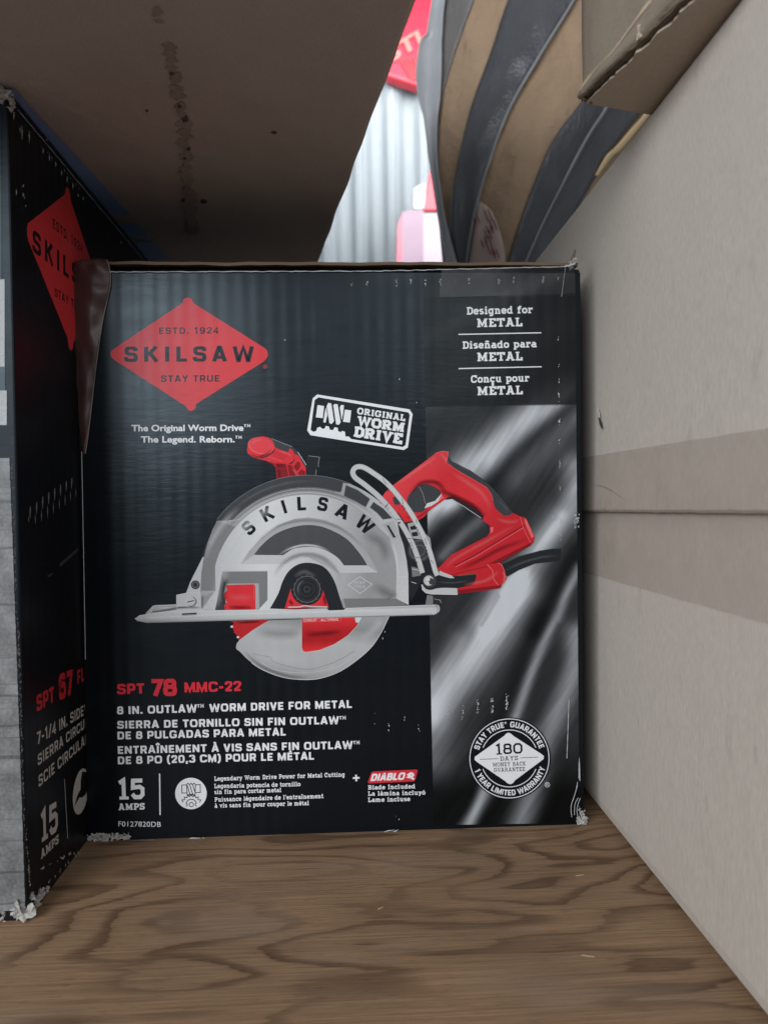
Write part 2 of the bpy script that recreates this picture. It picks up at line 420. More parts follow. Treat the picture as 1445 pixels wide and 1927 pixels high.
# a bold grotesque drawn from strokes (cap height 1); flag 1 = rounded bends
def _sans():
    g = {}; e = .1
    def A_(ch, w, *st): g[ch] = (w, list(st), [])
    S = lambda *p: (list(p), 0)
    R = lambda *p: (list(p), 1)
    lo, hi = e, 1 - e
    A_('I', .30, S((.15, 0), (.15, 1)))
    A_('L', .60, S((.14, 0), (.14, 1)), S((.14, lo), (.58, lo)))
    A_('T', .66, S((.33, 0), (.33, 1)), S((.02, hi), (.64, hi)))
    A_('E', .64, S((.14, 0), (.14, 1)), S((.14, lo), (.60, lo)), S((.14, hi), (.60, hi)), S((.14, .5), (.55, .5)))
    A_('F', .62, S((.14, 0), (.14, 1)), S((.14, hi), (.60, hi)), S((.14, .47), (.54, .47)))
    A_('D', .76, R((.14, hi), (.40, hi), (.64, .86), (.64, .14), (.40, lo), (.14, lo)), S((.14, 0), (.14, 1)))
    A_('O', .84, R((.42, hi), (.12, hi), (.12, lo), (.42, lo), (.72, lo), (.72, hi), (.42, hi)))
    A_('C', .78, R((.70, .68), (.66, hi), (.40, hi), (.12, hi), (.12, lo), (.40, lo), (.66, lo), (.70, .32)))
    A_('G', .82, R((.69, .70), (.64, hi), (.40, hi), (.12, hi), (.12, lo), (.40, lo), (.70, lo), (.70, .45)), S((.46, .43), (.795, .43)))
    A_('P', .70, S((.14, 0), (.14, 1)), R((.14, hi), (.40, hi), (.60, hi), (.60, .40), (.40, .40), (.14, .40)))
    A_('R', .74, S((.14, 0), (.14, 1)), R((.14, hi), (.42, hi), (.60, hi), (.60, .44), (.42, .44), (.14, .44)), S((.42, .44), (.63, 0)))
    A_('B', .74, S((.14, 0), (.14, 1)), R((.14, hi), (.40, hi), (.57, hi), (.57, .52), (.40, .52), (.14, .52)), R((.40, .52), (.64, .52), (.64, lo), (.42, lo), (.14, lo)))
    A_('M', .94, S((.13, 0), (.13, 1)), S((.81, 0), (.81, 1)), S((.16, .93), (.47, .12), (.78, .93)))
    A_('N', .78, S((.13, 0), (.13, 1)), S((.65, 0), (.65, 1)), S((.15, .95), (.63, .05)))
    A_('U', .78, R((.13, 1), (.13, .42), (.13, lo), (.39, lo), (.65, lo), (.65, .42), (.65, 1)))
    A_('A', .78, S((.10, 0), (.36, .94), (.42, .94), (.68, 0)), S((.20, .28), (.58, .28)))
    A_('V', .74, S((.10, 1), (.345, .06), (.395, .06), (.64, 1)))
    A_('W', 1.12, S((.10, 1), (.29, .06), (.33, .06), (.56, .92), (.79, .06), (.83, .06), (1.02, 1)))
    A_('Y', .74, S((.09, 1), (.37, .48), (.65, 1)), S((.37, 0), (.37, .5)))
    A_('K', .78, S((.14, 0), (.14, 1)), S((.66, 1), (.24, .44)), S((.34, .56), (.69, 0)))
    A_('S', .70, R((.59, .70), (.58, hi), (.35, hi), (.12, hi), (.12, .54), (.35, .51), (.60, .47), (.60, lo), (.35, lo), (.10, lo), (.10, .31)))
    A_('1', .50, S((.06, .77), (.27, .93), (.29, 0)))
    A_('2', .66, R((.12, .66), (.12, hi), (.33, hi), (.55, hi), (.55, .58), (.14, .16)), S((.06, lo), (.60, lo)), S((.14, .06), (.16, .2)))
    A_('3', .66, R((.10, .74), (.12, hi), (.32, hi), (.54, hi), (.54, .54), (.30, .53)), R((.30, .53), (.57, .52), (.57, lo), (.32, lo), (.09, lo), (.09, .28)))
    A_('4', .68, S((.47, 0), (.47, .95), (.08, .30), (.64, .28)))
    A_('6', .68, R((.54, .74), (.52, hi), (.34, hi), (.11, hi), (.11, .3), (.11, lo), (.34, lo), (.57, lo), (.57, .55), (.34, .55), (.11, .55), (.11, .3)))
    A_('7', .64, S((.06, hi), (.56, hi), (.50, .74), (.24, 0)))
    A_('8', .68, R((.34, hi), (.13, hi), (.13, .53), (.34, .53), (.55, .53), (.55, hi), (.34, hi)), R((.34, .53), (.10, .53), (.10, lo), (.34, lo), (.58, lo), (.58, .53), (.34, .53)))
    A_('9', .68, R((.14, .26), (.16, lo), (.34, lo), (.57, lo), (.57, .7), (.57, hi), (.34, hi), (.11, hi), (.11, .45), (.34, .45), (.57, .45), (.57, .7)))
    A_('0', .70, R((.35, hi), (.11, hi), (.11, lo), (.35, lo), (.59, lo), (.59, hi), (.35, hi)))
    A_('.', .28, S((.14, 0), (.14, .22))); A_(',', .28, S((.16, .22), (.10, -.16)))
    A_('-', .44, S((.04, .42), (.40, .42))); A_('/', .46, S((.03, -.04), (.41, 1.04)))
    A_('(', .38, R((.33, 1.05), (.12, .85), (.12, .1), (.33, -.15))); A_(')', .38, R((.05, 1.05), (.26, .85), (.26, .1), (.05, -.15)))
    A_(' ', .30)
    def acc(b, ch, *st): w, a, z = g[b]; g[ch] = (w, a + list(st), z)
    acc('A', 'À', S((.26, 1.26), (.46, 1.08))); acc('E', 'É', S((.28, 1.08), (.48, 1.26)))
    acc('I', 'Î', S((-.04, 1.08), (.15, 1.24), (.34, 1.08)))
    g['™'] = (.74, [([(.08, .58), (.08, 1)], 2), ([(-.04, .97), (.22, .97)], 2), ([(.34, .56), (.34, 1.0), (.47, .72), (.60, 1.0), (.60, .56)], 2)], [])
    g['®'] = (.5, [([(.2 + .17 * math.cos(2 * PI * k / 14), .80 + .17 * math.sin(2 * PI * k / 14)) for k in range(15)], 3), ([(.15, .72), (.15, .88), (.25, .85), (.17, .8), (.26, .72)], 3)], [])
    return g
SANS = _sans()

def sans_glyphs(text, space=0.06, thick=.2):
    x = 0.0; pieces = []
    for ch in text:
        w, st, _ = SANS[ch]
        for k, (pts, rnd_) in enumerate(st):
            closed = len(pts) > 3 and pts[0] == pts[-1]
            tk = thick if rnd_ < 2 else (.085 if rnd_ == 2 else .05)
            if rnd_ == 1:
                pts = chaikin(pts[:-1], 3, True) if closed else chaikin(pts, 3, False)
                if closed: pts = pts + [pts[0]]
            v, t = stroke_tris(pts, tk, closed)
            pieces.append((k, [(x + a, b) for a, b in v], t))
        x += w + space
    return pieces

class Panel:
    """a vertical printed face; artwork is laid out on it in the face's own u (along) and v (up) metres"""
    def __init__(s, root, origin, udir):
        s.root = root; s.o = Vector(origin); s.u = Vector(udir).normalized(); s.n = Vector((s.u.y, -s.u.x, 0)); s.k = 1
    def uv(s, px, py):
        d = raydir(px, py); t = (s.o - CAM).dot(s.n) / d.dot(s.n); p = CAM + d * t - s.o
        return (p.dot(s.u), p.z)
    def layer(s, n=1):
        s.k += n; return 0.00003 + s.k * 0.0000015

class Print:
    """one printed part: several flat shapes and materials in one mesh"""
    def __init__(s, panel, name, parent=None):
        s.p = panel; s.name = name; s.parent = parent or panel.root; s.v = []; s.f = []; s.mi = []; s.mats = []; s.al = {}
    def _m(s, mat):
        if mat not in s.mats: s.mats.append(mat)
        return s.mats.index(mat)
    def tris(s, uv, ts, mat, off):
        b = len(s.v); m = s._m(mat)
        s.v += [(u, -off, v) for u, v in uv]
        for t in ts:
            a, c, d = (uv[i] for i in t)
            ar = (c[0] - a[0]) * (d[1] - a[1]) - (d[0] - a[0]) * (c[1] - a[1])
            if abs(ar) < 1e-14: continue
            s.f.append(tuple(b + i for i in (t if ar > 0 else t[::-1]))); s.mi.append(m)
    def poly(s, px, mat, holes=(), uv=False):
        loops = [px] + list(holes)
        P = [[q if uv else s.p.uv(*q) for q in l] for l in loops]
        ts = tessellate_polygon([[Vector((x, y, 0)) for x, y in l] for l in P])
        s.tris([q for l in P for q in l], ts, mat, s.p.layer()); return s
    def soft(s, px, w, mat, k=1.0, taper=True):
        """airbrushed stroke of the artwork: opaque along its middle, fading to both sides and ends"""
        px = catmull(px, 5); n = len(px); vs = []; ts = []; al = []
        for i in range(n):
            a = Vector(px[max(i - 1, 0)]); b = Vector(px[min(i + 1, n - 1)]); d = (b - a).normalized(); m = Vector((-d.y, d.x))
            e = min(1.0, 3.2 * i / (n - 1), 3.2 * (n - 1 - i) / (n - 1)) if taper else 1.0
            ww = w(i / (n - 1)) if callable(w) else w
            for q in (-1, -.5, 0, .5, 1):
                vs.append(tuple(Vector(px[i]) + m * ww * q * .5)); al.append(k * e * (.5 + .5 * math.cos(PI * q)))
        for i in range(n - 1):
            for c in range(4):
                a = 5 * i + c; ts += [(a, a + 1, a + 6), (a, a + 6, a + 5)]
        b0 = len(s.v); s.tris([s.p.uv(*q) for q in vs], ts, mat, s.p.layer())
        for i, a in enumerate(al): s.al[b0 + i] = a
        return s
    def line(s, px, w, mat, closed=False):
        v, t = stroke_tris(px, w, closed)
        s.tris([s.p.uv(*q) for q in v], t, mat, s.p.layer()); return s
    def _frame(s, L, R, h, slant=0.0):
        a = Vector(s.p.uv(*L)); b = Vector(s.p.uv(*R))
        dx, dy = R[0] - L[0], R[1] - L[1]; l = math.hypot(dx, dy)
        return a, b - a
    def text(s, t, L, R, h, mat, weight=0.028, space=1.05, ref=None, shear=0.0, up=None):
        vs, ts = glyphs(t, weight, space, shear)
        rv = vs if ref is None else glyphs(ref, weight, space, shear)[0]
        x0, x1 = min(v[0] for v in rv), max(v[0] for v in rv)
        hi, lo = caps(weight)
        a = Vector(s.p.uv(*L)); b = Vector(s.p.uv(*R)); e = (b - a) / (x1 - x0)
        if up is None:
            dx, dy = R[0] - L[0], R[1] - L[1]; l = math.hypot(dx, dy)
            up = (L[0] + dy / l * h, L[1] - dx / l * h)
        n = (Vector(s.p.uv(*up)) - a) / (hi - lo)
        s.tris([tuple(a + e * (x - x0) + n * (y - lo)) for x, y in vs], ts, mat, s.p.layer()); return s
    def sans(s, t, L, R, h, mat, thick=.2, space=0.06, up=None, ref=None):
        return s.slab(t, L, R, h, mat, space, thick, up, ref, sans_glyphs)
    def slab(s, t, L, R, h, mat, space=0.06, thick=T_, up=None, ref=None, face=None):
        fn = face or slab_glyphs
        ps = fn(t, space, thick)
        rp = ps if ref is None else fn(ref, space, thick)
        x0 = min(v[0] for _, vs, _t in rp for v in vs); x1 = max(v[0] for _, vs, _t in rp for v in vs)
        a = Vector(s.p.uv(*L)); b = Vector(s.p.uv(*R)); e = (b - a) / (x1 - x0)
        if up is None:
            dx, dy = R[0] - L[0], R[1] - L[1]; l = math.hypot(dx, dy)
            up = (L[0] + dy / l * h, L[1] - dx / l * h)
        n = Vector(s.p.uv(*up)) - a
        off = s.p.layer(); s.p.layer(9)
        for k, vs, ts in ps:
            s.tris([tuple(a + e * (x - x0) + n * y) for x, y in vs], ts, mat, off + k * 0.0000015)
        return s
    def arc(s, t, cx, cy, r, a0, a1, h, mat, thick=.2, below=False):
        """letters set round a circle from angle a0 to a1 (degrees, centres of first and last letter)"""
        ws = [SANS[ch][0] + .07 for ch in t]
        pos = [0.0]
        for i in range(1, len(t)): pos.append(pos[-1] + (ws[i - 1] + ws[i]) / 2)
        off = s.p.layer(); s.p.layer(4)
        for i, ch in enumerate(t):
            a = math.radians(a0 + (a1 - a0) * pos[i] / pos[-1]); ca, sa = math.cos(a), math.sin(a)
            for k, vs, ts in sans_glyphs(ch, 0, thick):
                q = []
                for x, y in vs:
                    x = (x - SANS[ch][0] / 2) * h; y = y * h
                    if below: rr = r - y; tx, ty = -sa, ca
                    else: rr = r + y; tx, ty = sa, -ca
                    q.append(s.p.uv(cx + rr * ca + tx * x, cy - (rr * sa + ty * x)))
                s.tris(q, ts, mat, off + k * 0.0000015)
        return s
    def build(s):
        me = bpy.data.meshes.new(s.name); me.from_pydata(s.v, [], s.f); 
        o = link(s.name, me, s.parent, s.mats)
        me.polygons.foreach_set('material_index', s.mi); me.update()
        if s.al:
            at_ = me.color_attributes.new('cover', 'FLOAT_COLOR', 'POINT')
            for i in range(len(s.v)): a = s.al.get(i, 1.0); at_.data[i].color = (a, a, a, 1)
        return o

def lumpy(name, pts, mat, parent, seed=1, r=0.006, n=26, squash=(1, 1, 1)):
    """torn, frayed board: a crumpled rag of overlapping paper flakes round a few points"""
    rnd = random.Random(seed); bm = bmesh.new()
    for c, rad in pts:
        c = Vector(c)
        sub = bmesh.ops.create_icosphere(bm, subdivisions=3, radius=1.0, matrix=Matrix.Translation(c))
        for v in sub['verts']:
            d = (v.co - c)
            q = d * 1.7 + Vector((seed * 3.1, c.x * 300, c.z * 300))
            k = 0.62 + 0.75 * noise.noise(q) + 0.45 * noise.noise(q * 2.7) + 0.25 * noise.noise(q * 6.1)
            d = Vector((d.x * squash[0], d.y * squash[1], d.z * squash[2]))
            v.co = c + d * rad * max(k, 0.15)
    return bm_obj(name, bm, mat, parent)

def airbrush(name, colour):
    t = NT(name); vec = t.n('TexCoord').outputs['Object']
    cov = t.n('VertexColor', layer_name='cover').outputs[0]
    g = t.math('MULTIPLY_ADD', t.noise(vec, 1900, 1), .24, .88)
    base = t.n('VectorMath', {0: colour[:3], 'Scale': g}, operation='SCALE').outputs[0]
    b = t.n('BsdfPrincipled', {'Base Color': base, 'Roughness': .30, 'Normal': relief(t, vec), 'Specular IOR Level': .2})
    tr = t.n('BsdfTransparent')
    mx = t.n('MixShader', {0: cov, 1: tr.outputs[0], 2: b.outputs[0]})
    t.t.links.new(mx.outputs[0], t.out.inputs[0]); return t.m

# ------------------------------------------------------------------ shared materials
M = {}
M['black'] = board('printed_black', (0.0026, 0.0034, 0.0050, 1), 0.25, specks=0.7, spec=0.33)
M['white'] = board('printed_white', (0.72, 0.73, 0.74, 1), 0.42)
M['red'] = board('printed_red', (0.58, 0.030, 0.045, 1), 0.42)
M['redlogo'] = board('printed_logo_red', (0.60, 0.036, 0.042, 1), 0.42)
M['ink'] = board('printed_ink', (0.006, 0.007, 0.011, 1), 0.40)
M['kraft_edge'] = paper('kraft_edge', lin(112, 94, 78), bump=0.001)
M['torn'] = paper('torn_paper', (0.46, 0.44, 0.41, 1), fibre=0.45, bump=0.004, blot=0.5)
M['brown'] = paper('brown_underside', (0.43, 0.375, 0.335, 1), 0.85, fibre=0.2, bump=0.0010)
M['grey_board'] = paper('grey_board', lin(182, 167, 150), 0.85, fibre=0.14, bump=0.0012, dir=(0.35, 1, 1), smudge=0.35)

# ------------------------------------------------------------------ shelf
def wood():
    t = NT('plywood')
    vec = t.n('TexCoord').outputs['Object']
    # growth rings cut tangentially: level lines of a slow height field
    v = t.scale(vec, (1.0, 3.3, 1.0))
    h = t.noise(t.n('Mapping', {'Vector': v, 'Location': (3.7, 1.9, 0)}).outputs[0], 4.0, 2.2, 0.42, 0.12)
    h2 = t.noise(t.scale(vec, (2.6, 22, 1)), 1.0, 2)
    h3 = t.noise(t.scale(vec, (7, 190, 1)), 1.0, 3, 0.65)
    f = t.math('MULTIPLY_ADD', h, 11.0, t.math('MULTIPLY_ADD', h2, 0.75, t.math('MULTIPLY', h3, 0.62)))
    fr = t.math('FRACT', f)
    band = t.ramp(fr, [(0.0, G4(0.0)), (0.42, G4(0.06)), (0.58, G4(0.72)), (0.74, G4(1.0)), (0.79, G4(0.22)), (1.0, G4(0.0))])
    fade = t.noise(t.scale(vec, (5, 12, 1)), 1.0, 2)
    fib = t.noise(t.scale(vec, (11, 640, 1)), 1.0, 4, 0.65)
    fib2 = t.noise(t.scale(vec, (40, 1900, 1)), 1.0, 2, 0.6)
    band = t.math('MULTIPLY', band, t.smooth(fade, 0.22, 0.60))
    band = t.math('MULTIPLY', band, t.math('MULTIPLY_ADD', t.smooth(fib, .3, .7), .45, .58))
    col = t.mix(band, (0.272, 0.166, 0.095, 1), (0.080, 0.043, 0.023, 1))
    k = t.math('MULTIPLY_ADD', fib, 1.45, 0.28)
    k = t.math('MULTIPLY', k, t.math('MULTIPLY_ADD', fib2, 0.6, 0.7))
    grime = t.noise(vec, 8, 4, 0.6)
    k = t.math('MULTIPLY', k, t.math('MULTIPLY_ADD', grime, 0.75, 0.62))
    col = t.n('VectorMath', {0: col, 'Scale': k}, operation='SCALE').outputs[0]
    pore = t.noise(t.scale(vec, (75, 1150, 1)), 1.0, 2, .6)
    col = t.mix(t.math('MULTIPLY', t.smooth(pore, .60, .70), t.math('MULTIPLY_ADD', t.noise(vec, 17, 2), 1.2, -.15, clamp=True)), col, (.050, .028, .017, 1))
    worn = t.noise(t.scale(vec, (7, 16, 1)), 1.0, 3, .6)
    col = t.mix(t.math('MULTIPLY', t.smooth(worn, .52, .70), .30), col, (.30, .235, .175, 1))
    # scratches and small stains
    sc = t.noise(t.n('Mapping', {'Vector': vec, 'Rotation': (0, 0, 0.9), 'Scale': (26, 900, 1)}).outputs[0], 1.0, 1)
    sk = t.math('MULTIPLY', t.smooth(sc, 0.74, 0.80), t.smooth(t.noise(vec, 19, 1), 0.5, 0.6))
    col = t.mix(t.math('MULTIPLY', sk, 0.3), col, (0.42, 0.36, 0.30, 1))
    sp = t.noise(vec, 330, 1)
    col = t.mix(t.smooth(sp, 0.79, 0.84), col, (0.07, 0.05, 0.035, 1))
    col = t.mix(t.math('MULTIPLY', t.smooth(t.noise(vec, 610, 1), 0.80, 0.83), 0.5), col, (0.42, 0.36, 0.29, 1))
    hh = t.math('MULTIPLY_ADD', fib, 0.0006, t.math('MULTIPLY', fib2, 0.0003))
    nrm = t.n('Bump', {'Height': hh, 'Strength': 0.6, 'Distance': 1.0}).outputs[0]
    t.bsdf(Base_Color=col, Roughness=0.55, Normal=nrm, Specular_IOR_Level=0.35)
    return t.m
shelf = bm_obj('shelf', box_bm(-1.0, 0.9, -0.05, 1.25, -0.02, 0.0), wood(), bevel=0.001)
shelf['kind'] = 'structure'; shelf['label'] = 'worn plywood shelf board with dark swirling wood grain'

# ------------------------------------------------------------------ the black saw carton, middle of the shelf
g0 = on_ground(166, 1583); g1 = on_ground(1098, 1551)
UD = (g1 - g0); UD.z = 0; WID = UD.length; UD.normalize()
rz = math.atan2(UD.y, UD.x)
carton = thing('power_saw_carton', 'upright black carton with a large red and silver circular saw picture, facing forward', 'carton', g0, rz)
P = Panel(carton, g0, UD)
HT = P.uv(640, 503)[1]                       # top crease of the printed face
DEP = 0.215

def carton_body():
    """four walls with softened, slightly bowed edges"""
    bm = bmesh.new(); nx, nz = 40, 40
    grid = []
    for j in range(nz + 1):
        row = []
        for i in range(nx + 1):
            u, v = WID * i / nx, (HT - .004) * j / (nz - 1)
            if j == nz: v = HT
            row.append(bm.verts.new((u, .0042 if j == nz else 0, v)))
        grid.append(row)
    for j in range(nz):
        for i in range(nx): bm.faces.new((grid[j][i], grid[j][i + 1], grid[j + 1][i + 1], grid[j + 1][i]))
    def side(vs):
        back = [bm.verts.new((v.co.x, DEP, v.co.z)) for v in vs]
        for a in range(len(vs) - 1): bm.faces.new((vs[a], vs[a + 1], back[a + 1], back[a]))
        return back
    l = side([r[0] for r in grid]); r = side([r[-1] for r in grid])
    side(grid[0]); 
    # top is left open under the flaps: an inner ledge 3 mm down
    for a in range(nz): bm.faces.new((l[a], l[a + 1], r[a + 1], r[a]))
    bmesh.ops.remove_doubles(bm, verts=bm.verts[:], dist=1e-6)
    return bm
body = bm_obj('body', carton_body(), M['black'], carton)

# silk-like printed background picture, right third of the face
HZ = zoomed(790, 760, 4.66); IZ = zoomed(790, 1120, 4.1)
STREAKS = [
 (HZ((1290, -60), (1150, 20), (900, 200), (650, 430), (450, 560), (240, 760)), 30, 0.46),
 (HZ((1050, 60), (800, 260), (600, 470)), 16, 0.10),
 (HZ((1420, -40), (1330, 20), (1050, 250), (820, 470), (640, 680), (500, 800)), 17, -0.75),
 (HZ((1365, 120), (1100, 430), (850, 650)), 22, 0.07),
 (HZ((1380, 560), (1345, 850), (1200, 1050), (1050, 1250), (800, 1650), (600, 1930)), 22, 0.36),
 (HZ((1240, 980), (1130, 1160), (1000, 1330)), 10, 0.16),
 (HZ((1080, 650), (900, 900), (700, 1050)), 30, -0.08),
 (HZ((270, 850), (120, 930), (0, 1060)), 17, 0.42),
 (HZ((400, 940), (250, 1060), (90, 1250)), 16, -0.5),
 (HZ((520, 1020), (370, 1150), (200, 1330)), 9, 0.13),
 (HZ((1390, 1270), (1250, 1500), (1080, 1850), (1000, 2000)), 15, -0.6),
 (HZ((1390, 1440), (1290, 1650), (1200, 1880)) + IZ((1060, 150), (980, 310), (870, 560), (750, 900), (620, 1200), (370, 1800)), 8, 0.30),
 (HZ((900, 1500), (820, 1680), (700, 1850)), 14, 0.2),
 (IZ((740, -40), (640, 140), (560, 280), (400, 500), (230, 700), (80, 900)), 30, 0.50),
 (IZ((610, 10), (480, 230)), 4, -0.35),
 (IZ((300, 350), (200, 520), (90, 680)), 18, 0.10),
 (IZ((930, 150), (800, 450), (680, 780), (560, 1000)), 15, -0.45),
 (IZ((1210, 300), (1190, 560), (1110, 780), (1000, 1050), (870, 1500), (760, 1800)), 19, 0.27),
 (IZ((1100, 450), (1000, 700), (900, 950)), 12, -0.25),
 (IZ((1060, 1150), (1010, 1400), (930, 1800)), 22, -0.3),
 (IZ((560, 1450), (480, 1600), (330, 1800)), 9, 0.16),
 (IZ((90, 950), (90, 1250)), 34, 0.16),
 ([(1090, 490), (1010, 530), (900, 585), (800, 640)], 17, 0.22),
 ([(1090, 590), (980, 655), (900, 700), (810, 740)], 22, 0.10),
 ([(1090, 660), (1000, 720), (930, 770)], 18, -0.3),
]
def seg_d(p, a, b):
    ax_, ay_ = a; bx, by = b; dx, dy = bx - ax_, by - ay_
    t = max(0, min(1, ((p[0] - ax_) * dx + (p[1] - ay_) * dy) / (dx * dx + dy * dy + 1e-9)))
    return math.hypot(p[0] - ax_ - dx * t, p[1] - ay_ - dy * t)
STREAKS = [(catmull(p, 4), s * .80, a * (1.08 if a > 0 else 1.0)) for p, s, a in STREAKS]
def silk(px, py):
    b = 0.066; dark = 1.0
    if py > 1400: b *= max(0.25, 1 - (py - 1400) / 120)
    for pl, s, a in STREAKS:
        d = min(seg_d((px, py), pl[i], pl[i + 1]) for i in range(len(pl) - 1))
        if d > 3.2 * s: continue
        g = math.exp(-0.5 * (d / s) ** 2)
        if a > 0: b += a * g
        else: dark *= (1 + a * g)
    # drawn-out grain along the folds
    q = Vector(((px * 0.83 + py * 0.56) * 0.055, (px * 0.56 - py * 0.83) * 0.009, 3.3))
    b *= 1 + 0.14 * noise.noise(q) + 0.22 * noise.noise(Vector((q.x * 2.6, q.y * 1.2, 8)))
    b *= dark
    b = min(b, .68)
    return max(0.003, .92 * b ** 1.32)
def silk_panel():
    nx, ny = 130, 300
    vs, fs, cs = [], [], []
    off = P.layer()
    for j in range(ny + 1):
        py = 506 + (1553 - 506) * j / ny
        for i in range(nx + 1):
            t = i / nx
            xl = 800 + (816 - 800) * (py - 765) / 790; xr = 1081.5 + (1089.5 - 1081.5) * (py - 500) / 1050
            px = xl + (xr - xl) * t
            yy = py - 0.0155 * (px - 800)
            b = silk(px, yy)
            if 560 < py < 767.5: b = 0.010 + b * 0.055
            elif py <= 560: b = 0.012 + b * 0.20
            u, v = P.uv(px, yy)
            vs.append((u, -off, min(v, HT - 0.0042))); cs.append((b * 0.96, b * 0.99, b * 1.04, 1))
    for j in range(ny):
        for i in range(nx):
            a = j * (nx + 1) + i; fs.append((a, a + nx + 1, a + nx + 2, a + 1))
    me = bpy.data.meshes.new('silk_picture'); me.from_pydata(vs, [], fs)
    at_ = me.color_attributes.new('col', 'FLOAT_COLOR', 'POINT')
    for i, c in enumerate(cs): at_.data[i].color = c
    return link('background_picture', me, carton, [board('printed_silk', 'col', 0.36, grain=0.16, specks=0.6)])
silk_panel()

# logo diamond
Z1 = zoomed(190, 540, 4.1286)
logo = Print(P, 'logo_diamond')
def diamond(pts_top, right, bottom, left): return pts_top + right + bottom + left
logo.poly(Z1((636, 124), (640, 104), (652, 89), (677, 81), (700, 88), (713, 103), (717, 124), (1262, 468), (1283, 484), (1296, 505), (1297, 532), (1287, 556), (1262, 582),
             (742, 908), (736, 938), (720, 957), (700, 964), (682, 958), (668, 940), (664, 928), (108, 568), (84, 546), (76, 522), (82, 498), (104, 480)), M['redlogo'])
logo_ob = logo.build()
ll = Print(P, 'logo_lettering', logo_ob)
ll.sans('ESTD. 1924', (300.2, 628.6), (411.6, 627.9), 12.3, M['ink'], .165, .16)
ll.sans('SKILSAW', (234.3, 681), (478.2, 680), 28.6, M['ink'], .215, .30)
ll.sans('STAY TRUE', (303.4, 718.8), (413.3, 718.2), 12.4, M['ink'], .18, .12)
ll.build()
tl = Print(P, 'tagline_lettering')
tl.text('The Original Worm Drive', (248.1, 811.8), (458.5, 810.9), 12.2, M['white'], 0.030, 1.02); tl.sans('™', (459.5, 810.9), (471.5, 810.8), 12.4, M['white'])
tl.text('The Legend. Reborn.', (265.8, 833), (442, 832.6), 12.2, M['white'], 0.030, 1.02); tl.sans('™', (443.2, 832.6), (455.2, 832.6), 12.4, M['white'])
tl.text('®', (495.5, 693.5), (503, 693.3), 7, M['redlogo'], 0.0, 1.0)
tl.build()

# metal claims, upper right
ml = Print(P, 'claim_lettering')
for s_, L, R, h in (('Designed for', (878.1, 592.2), (1001.9, 589.3), 14.2), ('METAL', (897.2, 615.9), (982.7, 613.8), 16.2),
                    ('Diseñado para', (870.2, 656.6), (1009.5, 653.5), 14.0), ('METAL', (897.6, 680.0), (983.0, 678.0), 16.2),
                    ('Conçu pour', (885.9, 720.5), (995.6, 717.9), 14.0), ('MÉTAL', (897.9, 743.9), (983.4, 741.7), 16.2)):
    ml.slab(s_, L, R, h, M['white'])
ml.line([(862.1, 629.4), (1018.1, 626.3)], 2.0, M['white']); ml.line([(862.5, 693.7), (1018.7, 690.2)], 2.0, M['white'])
ml.build()

# stamp
E_ = zoomed(540, 720, 4.817)
st = Print(P, 'drive_stamp')
st.poly(E_((275, 108), (1110, 243), (1138, 285), (1095, 588), (1058, 611), (215, 477), (184, 435), (234, 143)), M['white'],
        [E_((286, 134), (252, 158), (215, 428), (240, 447), (268, 437), (272, 412), (300, 400), (322, 420), (342, 416), (352, 393), (380, 398), (390, 428), (420, 430), (432, 404), (460, 410), (464, 440), (488, 450), (500, 438), (526, 446), (530, 488), (562, 490), (582, 512), (1050, 584), (1074, 566), (1112, 293), (1098, 270))])
for q in (E_((278, 203), (337, 213), (325, 322), (262, 315)), E_((352, 228), (357, 236), (366, 290), (352, 362), (330, 360), (342, 280)), E_((360, 215), (375, 183), (402, 190), (427, 350), (406, 375), (385, 368)),
          E_((420, 205), (435, 193), (460, 198), (487, 360), (470, 383), (446, 378)), E_((480, 225), (490, 203), (516, 205), (512, 262), (497, 342)), E_((525, 245), (583, 253), (570, 362), (508, 355))):
    st.poly(q, M['white'])
e1 = lambda x, y: (540 + x / 4.817, 720 + y / 4.817)
st.slab('ORIGINAL', e1(634, 283), e1(1070, 349), 12.0, M['white'], up=e1(641, 226), thick=.23)
st.slab('WORM', e1(632, 386), e1(1058, 450), 17, M['white'], up=e1(642, 302), thick=.27, space=.03)
st.slab('DRIVE', e1(603, 488), e1(1042, 558), 18, M['white'], up=e1(617, 396), thick=.27, space=.03)
st.build()

# ---- saw picture: one printed picture with its recognisable pieces
A = zoomed(240, 880, 3.803); B = zoomed(540, 880, 4.516); Cc = zoomed(640, 830, 3.284); D = zoomed(450, 800, 8.5)
SPX, SPY = 577.9, 1108.8
def grad(name, p0, p1, stops, rough=0.4):
    return board(name, (P.uv(*p0), P.uv(*p1), stops), rough)
g_body = grad('print_guard_face', (380, 1040), (770, 1080), [(0, G4(.42)), (.3, G4(.58)), (.55, G4(.46)), (.8, G4(.27)), (1, G4(.29))])
g_ring = grad('print_guard_rim', (370, 1100), (780, 950), [(0, G4(.26)), (.35, G4(.30)), (.7, G4(.26)), (.85, G4(.42)), (1, G4(.48))])
g_rimr = grad('print_guard_edge', (700, 950), (780, 1100), [(0, G4(.30)), (.5, G4(.40)), (1, G4(.50))])
g_rdark = board('print_rim_grey', G4(.19), .4)
g_bev = board('print_bevel', G4(.46), .4); g_bev2 = board('print_bevel_mid', G4(.34), .4); g_bev3 = board('print_bevel_dark', G4(.17), .4)
g_light = board('print_light', G4(.56), .4)
g_dark = board('print_dark', (.018, .019, .022, 1), .4); g_dark2 = board('print_dark_grey', (.045, .046, .050, 1), .4)
g_plate = grad('print_plate', (540, 1138), (540, 1170), [(0, G4(.30)), (.35, G4(.50)), (.75, G4(.42)), (1, G4(.25))])
